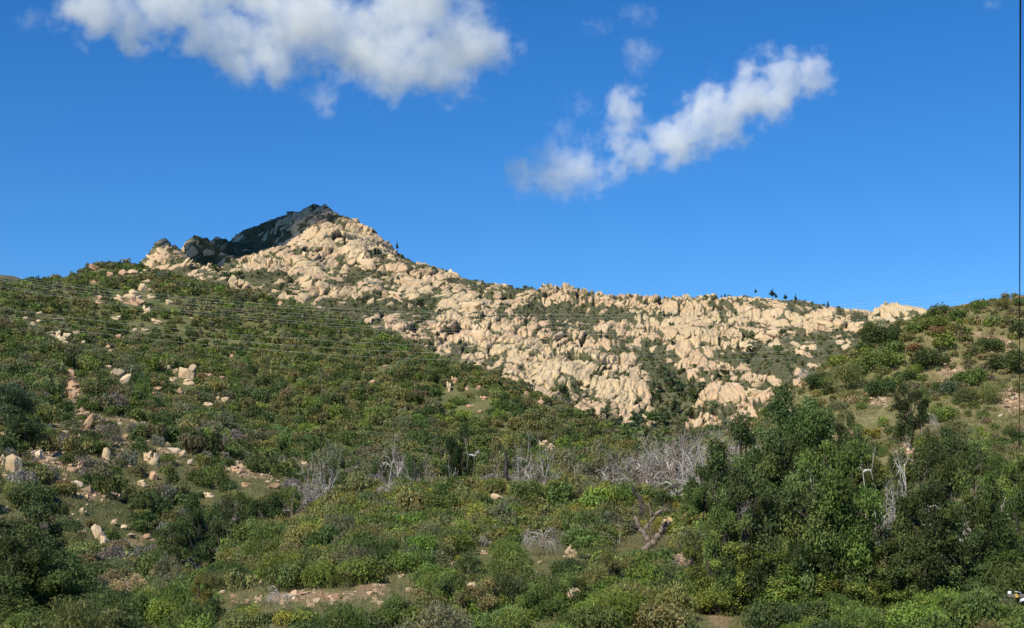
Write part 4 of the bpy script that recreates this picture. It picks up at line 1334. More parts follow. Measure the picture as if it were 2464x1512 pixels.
# ------------------------------------------------------------------ trees
def oak_proto(seed, tall=1.0, n=11500, size=.0150, nb=24, gap=.0):
    rng = np.random.default_rng(seed)
    bl = []
    for i in range(nb):
        d = rng.normal(size=3)
        d /= np.linalg.norm(d)
        r = rng.uniform(.5, 1.15) ** .7
        bl.append((d[0] * .37 * r, d[1] * .37 * r, .63 + d[2] * .29 * r * tall, rng.uniform(.065, .155), .75))
    for i in range(5):                                   # skirts reaching down
        a = rng.uniform(0, 6.28)
        bl.append((.33 * math.cos(a), .33 * math.sin(a), rng.uniform(.16, .38), rng.uniform(.07, .13), .9))
    cv = leaves(rng, bl, n, size, up=.15, shell=.45, jag=.24, lump=.30)  # strong lobe tint contrast paints sunlit clumps into the crown colour
    lean = rng.normal(size=2) * .05
    P = [(0, 0, -.10), (lean[0] * .4, lean[1] * .4, .12), (lean[0], lean[1], .3), (lean[0] * 1.3, lean[1] * 1.3, .5), (lean[0] * 1.2, lean[1] * 1.2, .68)]
    out = [tube(P, (.040, .032, .026, .017, .006), 8)]
    for b in bl[:15]:
        s = np.array(P[2]) + (np.array(P[3]) - np.array(P[2])) * rng.uniform(-.4, .6)
        e = np.array(b[:3])
        m = (s + e) / 2 + rng.normal(size=3) * .03
        out.append(tube([s, m, e], (.018, .013, .006), 5))
    v, f = join(out)
    c = np_mesh('oak_crown', cv[0], cv[1], False, cv[2])
    c.materials.append(M_LEAF)
    t = np_mesh('oak_trunk', v, fix_tri(f), True)
    t.materials.append(M_BARK)
    return c, t


OAK = [oak_proto(100 + i, (1.0, 1.15, .9, 1.05, 1.2)[i]) for i in range(5)]
OAK_F = [oak_proto(120 + i, 1.1, 900, .05, 12) for i in range(3)]


def tree_at(name, protos, loc, w, h, col, label=None, cat='tree', group=None, noun='tree', color=D_, extra=''):
    c, t = protos[int(RNG.integers(len(protos)))]
    o = empty(name, loc)
    o.rotation_euler = (0, 0, RNG.uniform(0, 6.28))
    o.scale = (w / .86, w / .86, h / .95)
    a = obj('crown', c, parent=o)
    a.color = (*jitter(col, .17), 1)
    b = obj('trunk', t, parent=o)
    if label:
        tag(o, label, cat, group)
    else:
        reg(o, noun, color, w, cat, group, extra, top=h)
    return o


def place_top(x, ytop, d, fn=ground):
    p = pt(x, ytop, d)
    g = float(fn(np.array([p[0]]), np.array([d]))[0])
    return (p[0], d, g), p[2] - g


OAKS = [  # photo x, y of the top, depth, width (photo px), colour, label
    (1775, 1022, 106, 105, D_, 'dark oak leaning left on a black crooked trunk beside the grey dead trees'),
    (1925, 942, 119, 105, D_, 'tallest dark oak of the group, its top against the slope near the white snag'),
    (1868, 1012, 113, 135, D_, 'broad dark oak left of the tallest oak in the right hand group'),
    (1972, 1055, 108, 120, G_, 'green oak tucked in front of the slim dark oak'),
    (1900, 1140, 101, 150, D_, 'dark spreading oak low in the oak group, dead brush hanging below it'),
    (1992, 1150, 97, 140, D_, 'shaded oak between the hanging dead brush and the white snag'),
    (2036, 1012, 124, 72, D_, 'slim dark oak standing alone right of the tallest oak'),
    (2190, 938, 150, 88, D_, 'dark round oak on the right slope with a dead bush at its foot'),
    (2288, 1030, 106, 105, D_, 'tall dark oak with a narrow top low on the right slope'),
    (2362, 1062, 112, 120, G_, 'green oak right of the tall narrow topped oak'),
    (2425, 1105, 104, 130, G_, 'green oak crossed by the thin black wire at the right edge'),
    (2325, 1190, 93, 175, D_, 'wide dark oak below the tall narrow topped oak'),
    (2440, 1240, 84, 170, G_, 'green oak above the power pole arm at the right edge'),
    (2165, 1200, 93, 170, D_, 'dense dark rounded oak below the big dead trunk on the right'),
    (1705, 1185, 114, 130, D_, 'bushy dark oak right behind the sawn tree trunk'),
    (2090, 1080, 112, 110, G_, 'green oak beside the tall bare white snag'),
    (2060, 1180, 103, 120, G_, 'green oak below the tall bare white snag'),
    (1105, 1046, 165, 44, D_, 'narrow dark tree rising from the middle of the row of dead trees'),
    (925, 1106, 156, 85, D_, 'dark round tree at the left end of the row of dead trees'),
    (995, 1083, 168, 62, D_, 'dark tree behind the dead trees left of the narrow dark tree'),
    (788, 1116, 148, 58, D_, 'small dark tree behind the dead tree at the ravine'),
    (1395, 1105, 165, 90, GG, 'grey green tree right of the row of dead trees'),
    (1455, 1080, 175, 80, GG, 'grey green tree just left of the tangle of grey dead trees'),
    (30, 925, 172, 130, 'blue-green', 'bushy deep green tree at the left edge, highest of the pair'),
    (62, 1000, 158, 100, 'blue-green', 'bushy deep green tree at the left edge, lower of the pair'),
    (40, 1238, 64, 230, D_, 'big dark oak filling the lower left corner'),
    (115, 1330, 58, 190, D_, 'shaded oak beside the big oak in the lower left corner'),
    (482, 1212, 116, 112, D_, 'dark oak in the ravine on a slanting black trunk'),
    (560, 1212, 120, 100, D_, 'dark oak in the ravine with grey dead twigs hanging from it'),
    (638, 1200, 123, 88, D_, 'dark oak in the ravine right of the dead twigs'),
    (692, 1182, 124, 66, G_, 'small green tree with a dead limb at the top of the ravine'),
    (408, 1252, 110, 90, D_, 'dark oak at the left end of the trees in the ravine'),
    (400, 1330, 84, 70, GG, 'thin grey green tree on a dark stem below the ravine'),
    (300, 1375, 68, 120, 'tan', 'pale yellowing sycamore on a white stem near the bottom left'),
    (483, 1385, 62, 58, Y_, 'slender yellow green sapling at the bottom left'),
    (1420, 1330, 82, 80, GG, 'grey green tree above the bright bush at the bottom'),
    (2250, 1085, 138, 150, D_, 'dark oak behind the big dead trunk on the right slope'),
    (2340, 1105, 132, 150, G_, 'green oak behind the green oak right of the narrow topped one'),
    (2440, 1040, 150, 120, D_, 'dark oak at the right edge highest behind the thin black wire'),
    (2125, 1150, 120, 130, D_, 'dark oak between the tall white snag and the big dead trunk'),
    (2255, 1215, 104, 150, G_, 'green oak between the dense rounded oak and the wide dark oak'),
    (2395, 1180, 110, 150, D_, 'dark oak behind the green oak above the power pole arm'),
    (2270, 1320, 78, 170, G_, 'low green oak left of the power pole arm'),
    (2385, 1330, 74, 170, D_, 'low dark oak directly left of the power pole arm'),
    (2180, 1290, 84, 130, D_, 'low dark oak in front of the dense rounded oak'),
    (1820, 1110, 116, 120, D_, 'dark oak between the leaning oak and the broad dark oak'),
    (1845, 1200, 100, 120, G_, 'green oak in front of the crooked black trunk'),
    (1670, 850 + 370, 110, 70, G_, 'small green tree between the sawn trunk and the leaning oak'),
]
for x, yt, d, wD, col, lab in OAKS:
    loc, h = place_top(x, yt, d)
    h = min(max(h, wD * d / FPX * .7), 14)
    loc = (loc[0], loc[1], pt(x, yt, d)[2] - h)
    g = float(ground(np.array([loc[0]]), np.array([loc[1]]))[0])
    if loc[2] > g + .05:                                # stand it on the ground
        h += loc[2] - g
        loc = (loc[0], loc[1], g)
    tree_at('oak_tree' if col not in ('tan', Y_) else 'young_tree', OAK, loc, max(wD * d / FPX, h * (.58 if wD > 80 and x > 1000 else .3)), h, PAL[col], lab)

def depth_for(x, yt, H):
    D = np.linspace(58, 190, 130)
    P = np.array([pt(x, yt, d) for d in D])
    gap = P[:, 2] - ground(P[:, 0], D)
    k = np.nonzero(gap < H)[0]
    return float(D[k[0]]) if len(k) else 120.0


for x, yt, wD, H, col in ((1795, 1150, 110, 5.5, D_), (1950, 1000, 110, 7.5, D_), (2010, 1090, 120, 6.5, G_), (2075, 1030, 80, 6.5, D_), (2215, 1140, 120, 6, D_), (2255, 1060, 110, 6.5, D_),
                          (2450, 1085, 120, 6, G_), (2345, 1160, 130, 5, G_), (2450, 1200, 140, 5, D_), (2020, 1255, 140, 4.5, G_),
                          (2150, 1290, 150, 4.5, G_), (2330, 1270, 160, 4.5, D_), (2420, 1300, 160, 4.5, G_), (2370, 1370, 180, 4, D_), (2250, 1400, 170, 4, G_), (2450, 1400, 150, 4, D_), (1760, 1235, 110, 4.5, G_),
                          (1690, 1130, 90, 5, D_), (1940, 1300, 130, 4, G_), (1500, 1395, 150, 3.6, B_), (1580, 1430, 150, 3.2, B_), (1880, 1400, 170, 3.4, B_), (2030, 1400, 170, 3.4, B_), (2120, 1440, 170, 3.2, G_), (1640, 1480, 150, 3, G_), (250, 1440, 150, 3.4, G_),
                          (1735, 1395, 170, 3, B_), (1815, 1375, 180, 3, B_), (1935, 1380, 190, 3, B_), (2005, 1365, 170, 3, 'yellow-green'), (2090, 1385, 180, 3, B_), (2170, 1405, 180, 2.8, B_), (2290, 1440, 180, 2.8, 'olive'), (1860, 1320, 150, 3, B_), (1700, 1290, 120, 3, B_), (1780, 1320, 150, 3, B_), (2000, 1440, 200, 2.6, B_), (1840, 1450, 190, 2.6, B_),
                          (70, 1285, 200, 6, D_), (25, 1390, 190, 4.5, D_), (150, 1425, 170, 3.2, D_), (110, 1335, 150, 4.5, D_), (760, 1476, 120, 1.9, G_), (860, 1484, 120, 1.9, O_), (650, 1486, 130, 2, GG), (560, 1470, 130, 2.2, G_), (1010, 1486, 130, 2, B_), (940, 1430, 100, 2, G_), (1150, 1405, 110, 2, O_), (1240, 1440, 120, 2.2, B_), (1370, 1380, 110, 2, G_), (1480, 1340, 100, 2, O_), (1090, 1370, 100, 2, G_), (1420, 1440, 150, 2.8, B_), (900, 1455, 150, 2.6, G_), (1180, 1470, 170, 2.6, B_), (620, 1470, 150, 2.6, G_), (1050, 1440, 140, 2.6, O_), (1300, 1420, 140, 2.6, G_),
                          (1950, 1120, 120, 6, D_), (2000, 1180, 120, 5.5, D_), (2180, 1080, 90, 5, G_)):
    d = depth_for(x, yt, H)
    loc, h = place_top(x, yt, d)
    h = max(h, 2.5)
    w_ = max(wD * d / FPX, h * .55)
    o = tree_at('oak_tree', OAK, (loc[0], d, pt(x, yt, d)[2] - h), w_, h, PAL[col], None, 'tree', 'oaks and tall bushes crowding the slope', 'oak' if H > 3.7 else 'bush', {D_: 'dark', G_: 'green'}.get(col, col))

# trees in the gullies of the mountain
GULLY = [(1665, 962, 22, 58), (1727, 925, 26, 34), (1614, 925, 34, 36), (1590, 905, 28, 28), (1637, 950, 28, 34), (1625, 995, 34, 40), (1422, 1010, 30, 34), (1485, 1035, 38, 44), (1532, 1035, 42, 46),
         (1354, 945, 28, 22), (1481, 922, 22, 20), (1508, 918, 20, 22), (1805, 818, 20, 18), (1883, 808, 20, 20), (1805, 848, 26, 18), (1614, 792, 18, 20), (1618, 838, 22, 22), (1872, 852, 22, 28),
         (1574, 960, 30, 30), (1600, 1020, 36, 36), (1660, 1005, 30, 30), (1570, 1020, 34, 34), (1690, 940, 24, 28), (1745, 905, 24, 20), (545, 672, 26, 22), (520, 655, 24, 20), (575, 668, 22, 20),
         (700, 715, 30, 22), (1010, 738, 26, 20), (1455, 1000, 24, 26), (1640, 905, 20, 24), (1582, 940, 26, 28)]
q_ = hits([(x, y) for x, y, w, h in GULLY], 340, 1800, far_ground)
for (x, y, w, h), (X, Y, Z) in zip(GULLY, q_):
    if np.isfinite(X):
        tree_at('oak_tree', OAK_F, (X, Y, Z - .5), w * Y / FPX, h * Y / FPX, PAL['blue-green'] if RNG.random() < .5 else PAL[D_], None, 'tree', None, 'gully oak', D_)


# conifers along the skyline
def pine_proto(seed):
    rng = np.random.default_rng(seed)
    bl = [(rng.normal() * .03, rng.normal() * .03, z, (1 - z) * .20 + .03, .55) for z in np.linspace(.18, .95, 9)]
    bl += [(.16 * (1 - z) * math.cos(a), .16 * (1 - z) * math.sin(a), z, .09, .5) for z, a in ((.3, 1), (.4, 3.4), (.5, 5), (.35, 4.4), (.55, 2), (.25, .2))]
    v = leaves(rng, bl, 900, .05, aspect=.35, jag=.35)
    c = np_mesh('pine_crown', *v[:2], False, v[2])
    c.materials.append(M_LEAF)
    tv, tf = tube([(0, 0, -.1), (0, 0, .3), (0, 0, .95)], (.03, .024, .005), 6)
    t = np_mesh('pine_trunk', tv, fix_tri(tf), True)
    t.materials.append(M_BARK)
    return c, t


PINE = [pine_proto(200 + i) for i in range(4)]
PINES = [(222, 275, 22, 24, 'small pine on the skyline left of the pair'), (358, 268, 24, 14, 'left pine of the close pair on the skyline'), (380, 265, 30, 17, 'right pine of the close pair on the skyline'),
         (593, 235, 32, 20, 'single pine on top of the rounded skyline knoll'), (708, 258, 50, 52, 'widest pine, on the right shoulder of the skyline knoll'), (735, 268, 26, 26, 'low pine touching the widest pine on its right'),
         (800, 278, 38, 32, 'stubby pine between the widest pine and the tallest pine'), (872, 300, 60, 30, 'tallest pine of the skyline, right of the boulders'), (900, 305, 30, 20, 'short pine at the right foot of the tallest pine'),
         (938, 335, 34, 20, None), (957, 335, 30, 18, None), (975, 335, 34, 18, None), (992, 338, 50, 26, 'large pine in the saddle row of pines'), (1012, 340, 32, 20, None), (1030, 345, 28, 20, None),
         (1072, 340, 36, 16, 'thin pine left of the last large pine in the saddle'), (1095, 338, 48, 26, 'last large pine at the right end of the saddle'), (1058, 345, 24, 16, None)]
for x, y, h, w, lab in PINES:
    X, Yp = c3(x, y)
    r = [b for b in ((1640, 1320), (1720, 1340), (1810, 1480), (1870, 1440), (1960, 1400), (2040, 1300))]
    d = float(np.interp(X, [b[0] for b in r], [b[1] for b in r])) + 8
    p = pt(X, Yp + 2, d)
    g_ = float(MOUNT(np.array([p[0]]), np.array([d]))[0])
    p[2] = max(p[2], g_ + 1.5)
    tree_at('pine_tree', PINE, p, w * .3465 * d / FPX * 1.75, h * .3465 * d / FPX * 1.0, (.040, .066, .034), lab or 'small dark pine in the row standing in the skyline saddle', 'pine tree', 'pines on the skyline')
p = pt(955, 600, 1450)
tree_at('pine_tree', PINE, p, 5.5, 8.5, (.040, .066, .034), 'lone pine on the steep right shoulder below the peak', 'pine tree', 'pines on the skyline')


# ------------------------------------------------------------------ dead trees
def dead_proto(seed, kind):
    rng = np.random.default_rng(seed)
    limbs = []
    if kind == 'wide':
        trunk = tube([(0, 0, -.08), (rng.normal() * .02, rng.normal() * .02, .14), (rng.normal() * .05, rng.normal() * .05, .34)], (.030, .024, .016), 7)
        for i in range(8):
            a = i * 2.4 + rng.uniform(-.4, .4)
            d = np.array((math.cos(a) * .75, math.sin(a) * .75, rng.uniform(.5, 1.3)))
            out = []
            branch(rng, (0, 0, rng.uniform(.08, .32)), d / np.linalg.norm(d), rng.uniform(.42, .66), .027, 0, .10, .9, out, (6, 6), 7, .32)
            limbs.append(join(out))
    elif kind == 'snag':
        P = [np.array((0, 0, -.08))]
        for i in range(6):
            P.append(P[-1] + np.array((rng.normal() * .035, rng.normal() * .035, .175)))
        trunk = tube(P, np.linspace(.026, .005, 7), 7)
        for i in range(5):
            k = int(rng.integers(2, 6))
            a = rng.uniform(0, 6.28)
            d = np.array((math.cos(a), math.sin(a), rng.uniform(.2, 1)))
            out = []
            branch(rng, P[k], d / np.linalg.norm(d), rng.uniform(.16, .34), .013, 0, .1, .7, out, (3, 2), 5, .26)
            limbs.append(join(out))
    else:                                                # drooping twigs
        trunk = tube([(0, 0, -.08), (0, 0, .25), (rng.normal() * .05, 0, .5)], (.028, .02, .012), 6)
        for i in range(9):
            a = i * 2.4 + rng.uniform(-.4, .4)
            d = np.array((math.cos(a) * .7, math.sin(a) * .7, rng.uniform(.5, 1.0)))
            out = []
            branch(rng, (0, 0, rng.uniform(.2, .5)), d / np.linalg.norm(d), rng.uniform(.5, .75), .014, 0, .75, .55, out, (8, 6), 6, .16)
            limbs.append(join(out))
    T = np_mesh('dead_trunk', trunk[0], fix_tri(trunk[1]), True)
    return T, [np_mesh('dead_limb', v, fix_tri(f), True) for v, f in limbs]


DEAD = {k: [dead_proto(300 + 10 * j + i, k) for i in range(4)] for j, k in enumerate(('wide', 'snag', 'droop'))}
for k in DEAD:
    for T, Ls in DEAD[k]:
        for m in [T] + Ls:
            m.materials.append(M_DEAD)


def dead(x, yt, d, wD, kind, tone, label, h=None, name='dead_tree', group=None, lean=0.0):
    if x > 1900 and yt > 1060 and kind != 'droop':
        d = d * .80
    if kind == 'droop':
        f_ = hits([(x, yt + wD * .8)])[0]
        if np.isfinite(f_[1]) and abs(f_[1] - d) < 45:
            h = h * f_[1] / d if h else h
            d = float(f_[1])
    loc, hh = place_top(x, yt, d)
    hh = h if h else min(max(hh, 1.0), 9)
    z = pt(x, yt, d)[2] - hh
    T, Ls = DEAD[kind][int(RNG.integers(4))]
    o = empty(name, (loc[0], d, min(z, loc[2]) if h is None else z))
    hh = pt(x, yt, d)[2] - o.location.z
    w = wD * d / FPX
    o.rotation_euler = (0, lean, RNG.uniform(0, 6.28)) if not lean else (0, lean, 0)
    k = {'wide': 1.15, 'snag': .55, 'droop': 1.25}[kind]
    o.scale = (max(w / k, hh * .35), max(w / k, hh * .35), hh / (.95 if kind != 'droop' else .85))
    for m, nm in [(T, 'trunk')] + [(l, 'limb') for l in Ls]:
        c = obj(nm, m, parent=o)
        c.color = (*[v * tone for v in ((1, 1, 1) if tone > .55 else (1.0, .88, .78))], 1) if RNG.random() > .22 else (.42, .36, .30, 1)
    tag(o, label, 'dead tree', group)
    return o


BAND = [(905, 1102, 150, 80, 'wide', .75), (935, 1086, 153, 80, 'wide', .85), (1028, 1082, 156, 85, 'wide', .75), (1075, 1092, 152, 70, 'wide', .9), 
        (1190, 1086, 154, 80, 'wide', .75), (1240, 1068, 158, 90, 'wide', .7), (1288, 1070, 155, 95, 'wide', .8), (1380, 1100, 150, 70, 'wide', .65), 
        (1470, 1085, 142, 90, 'wide', .75), (1590, 1030, 143, 120, 'wide', .8), (1635, 1028, 142, 120, 'wide', .75), (1676, 1044, 136, 110, 'wide', .85), (1535, 1050, 146, 110, 'wide', .7), (740, 1128, 137, 70, 'wide', .75),
        (800, 1110, 144, 60, 'wide', .7), (1745, 1030, 160, 90, 'wide', .65), ]
for x, yt, d, w, kind, tone in BAND:
    where = 'ravine end of the dead tree row' if x < 850 else ('left part of the dead tree row' if x < 1100 else ('middle of the dead tree row' if x < 1260 else ('right part of the dead tree row' if x < 1450 else ('thick of the dead tree tangle' if x < 1700 else 'dead trees below the rock slabs'))))
    o = dead(x, yt + RNG.uniform(-12, 14), d, w * RNG.uniform(.8, 1.15), kind, tone, 'tmp', group='grey dead trees in the band behind the spur')
    REG.append(dict(o=o, noun='dead tree', color='pale' if tone > .78 else 'grey', x=x, y=yt + 40, w=3, cat='dead tree', group='grey dead trees in the band behind the spur', extra='', at='in the ' + where))
for x, yt, d, w, kind, tone, lab in (
        (955, 1082, 150, 95, 'wide', .95, 'pale dead tree at the left end of the row behind the spur'),
        (1003, 1088, 152, 85, 'wide', .85, 'grey dead tree second from the left end of the row behind the spur'),
        (1050, 1100, 149, 80, 'wide', .8, 'grey dead tree just left of the narrow dark tree'),
        (1138, 1066, 150, 34, 'snag', 1.1, 'tall thin white snag right of the narrow dark tree'),
        (1165, 1106, 151, 80, 'wide', .95, 'pale forked dead tree left of the blackened trunk'),
        (1262, 1078, 156, 110, 'wide', .75, 'bushy grey dead tree right of the blackened trunk'),
        (1312, 1082, 157, 100, 'wide', .75, 'fine twigged grey dead tree in the right half of the row'),
        (1352, 1112, 158, 75, 'wide', .7, 'small grey dead tree at the right end of the row'),
        (1512, 1082, 137, 110, 'wide', .8, 'grey dead tree at the left edge of the big tangle'),
        (1560, 1062, 141, 130, 'wide', .75, 'spreading grey dead tree in the left half of the big tangle'),
        (1612, 1036, 138, 150, 'wide', .85, 'largest grey dead tree in the middle of the big tangle'),
        (1652, 1058, 131, 130, 'wide', .8, 'grey dead tree on a dark stem right of the middle of the tangle'),
        (1695, 1076, 128, 110, 'wide', .75, 'grey dead tree at the right edge of the big tangle'),
        (1540, 1125, 126, 100, 'wide', .8, 'low grey dead tree at the front of the tangle above the sawn trunk'),
        (1628, 1112, 121, 115, 'wide', .8, 'grey dead tree at the front right of the tangle'),
        (1722, 1046, 152, 90, 'wide', .75, 'grey dead tree behind the leaning oak'),
        (1772, 1012, 182, 80, 'wide', .8, 'dead tree in front of the lowest pale rock slabs'),
        (1832, 1003, 172, 70, 'wide', .65, 'brownish dead tree left of the tallest oak'),
        (1765, 1085, 115, 120, 'wide', .65, 'brown dead twigs spread behind the leaning black trunk'),
        (768, 1100, 141, 85, 'wide', .8, 'dead tree with pale stems at the head of the ravine'),
        (722, 1150, 131, 62, 'droop', .9, 'arching dead branches left of the ravine dead tree'),
        (700, 1185, 123, 50, 'snag', .7, 'dead limb standing among the leaves at the top of the ravine'),
        (545, 1235, 112, 60, 'droop', .55, 'grey dead twigs hanging in the ravine oaks'),
        (615, 1215, 116, 55, 'droop', .55, 'brown dead twigs hanging on the right ravine oak'),
        (1932, 878, 236, 36, 'wide', 1.0, 'white bare snag standing near the top of the right slope'),
        (2172, 1068, 119, 95, 'wide', .95, 'big dead trunk with pale broken limbs on the right slope'),
        (2215, 990, 148, 70, 'droop', .95, 'pale dead bush at the foot of the round oak on the right slope'),
        (2080, 1092, 114, 34, 'snag', 1.15, 'tall bare white snag in the middle of the right hand oaks'),
        (2100, 1180, 98, 30, 'snag', .8, 'thin dead pole leaning below the tall white snag'),
        (2432, 1128, 96, 60, 'droop', .85, 'grey dead branches at the right edge below the slope'),
        (2312, 1190, 90, 50, 'snag', .8, 'dead branch poking from the wide dark oak'),
        (1305, 1248, 101, 112, 'droop', .8, 'large rounded grey dead bush on the spur'),
        (1165, 1280, 98, 46, 'droop', .95, 'small grey dead branch heap left of the large dead bush'),
        (672, 1404, 73, 62, 'droop', .95, 'bleached fallen branches arching over the orange dirt bank'),
        (716, 1285, 96, 40, 'snag', 1.05, 'small forked white branch sticking from the spur scrub'),
        (780, 1280, 98, 50, 'snag', 1.0, 'curled white branch right of the small forked one'),
        (1092, 1175, 132, 40, 'snag', 1.05, 'bare white branch standing in front of the row of dead trees'),
        (1132, 1170, 134, 34, 'snag', 1.0, 'forked bare branch in the scrub below the tall thin white snag'),
        (930, 1160, 136, 60, 'droop', 1.1, 'white fallen limb lying at the left end of the spur crest'),
        (500, 1300, 93, 80, 'droop', .8, 'grey dead brush above the orange dirt bank on the left'),
        (1492, 1255, 96, 22, 'snag', 1.0, 'thin pale stem left of the sawn trunk'),
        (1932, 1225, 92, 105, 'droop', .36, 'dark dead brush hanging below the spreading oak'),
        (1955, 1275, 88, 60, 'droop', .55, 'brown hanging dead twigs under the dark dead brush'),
        (2010, 1245, 90, 56, 'snag', .95, 'arched pale dead limb right of the dark dead brush'),
        (2060, 1330, 78, 60, 'droop', .5, 'grey dead bush in front of the bright bushes on the right'),
        (2205, 1110, 112, 70, 'droop', .7, 'brownish dead branches right of the big dead trunk'),
        (300, 1420, 62, 36, 'snag', 1.0, 'white stem standing in the yellowing sycamore'),
        (547, 1470, 60, 22, 'snag', 1.0, 'thin white stem at the bottom left'),
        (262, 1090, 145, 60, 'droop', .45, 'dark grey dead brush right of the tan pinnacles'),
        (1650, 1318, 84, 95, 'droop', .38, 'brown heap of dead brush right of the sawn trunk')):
    dead(x, yt, d, w, kind, tone, lab, h=(None if kind != 'snag' or yt < 1160 else 2.2) if kind != 'droop' else w * d / FPX * .85)

# dead wood standing among the oaks
for i, (x, yt, wD, H, kind, tone) in enumerate(((1860, 1060, 80, 5, 'wide', .8), (1960, 1150, 70, 4.5, 'snag', .9), (2150, 1160, 90, 4.5, 'wide', .85), (2235, 1190, 60, 4, 'snag', 1.0), (2345, 1120, 80, 4.5, 'wide', .75), (1890, 1200, 80, 3.5, 'droop', .45), (2060, 1280, 90, 3, 'droop', .7),
                                                (2290, 1340, 80, 2.6, 'droop', .6), (2420, 1240, 60, 3.5, 'snag', .9), (1790, 1200, 70, 3.5, 'wide', .6), (2120, 1330, 60, 2.2, 'droop', .85))):
    d = max(depth_for(x, yt, H) - (2 if kind == 'snag' else 8), 58)
    o = dead(x, yt, d, wD, kind, tone, 'tmp', h=(wD * d / FPX * .85 if kind == 'droop' else None), group='dead wood among the oaks')
    REG.append(dict(o=o, noun={'wide': 'dead tree', 'snag': 'bare snag', 'droop': 'dead brush clump'}[kind], color='pale' if tone > .78 else ('grey' if tone > .5 else 'brown'), x=x, y=yt + 40, w=6, cat='dead tree', group='dead wood among the oaks', extra=''))

# the blackened trunk and the black crooked trunk of the leaning oak
def bole(name, label, pts, radii, mat, cat, sides=8, group=None):
    P = np.array([pt(*p) for p in pts])
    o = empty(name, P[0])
    t = np.linspace(0, len(P) - 1, len(P) * 4)
    Q = np.stack([np.interp(t, range(len(P)), P[:, k]) for k in range(3)], 1) + RNG.normal(size=(len(t), 3)) * np.mean(radii) * .18
    v, f = tube(Q - P[0], np.interp(t, range(len(P)), radii), sides)
    obj('trunk', np_mesh(name + '_trunk', v, fix_tri(f)), mat, o)
    tag(o, label, cat, group)
    return o


bt = bole('burnt_tree', 'blackened bare trunk standing upright in the row of dead trees', [(1219, 1175, 150), (1217, 1140, 150), (1218, 1110, 150), (1216, 1088, 150)], (.32, .26, .2, .1), M_CHAR, 'dead tree')
for dx, dz, L in ((.9, 1.2, .9), (-.7, .9, .7), (.5, .4, 1.2)):
    out = []
    branch(RNG, (0, 0, 1.6 + dz), np.array((dx, .1, .6)) / 1.1, L, .06, 0, .1, .6, out, (3, 2), 5, .2)
    v, f = join(out)
    obj('limb', np_mesh('burnt_limb', v, fix_tri(f)), M_CHAR, bt)


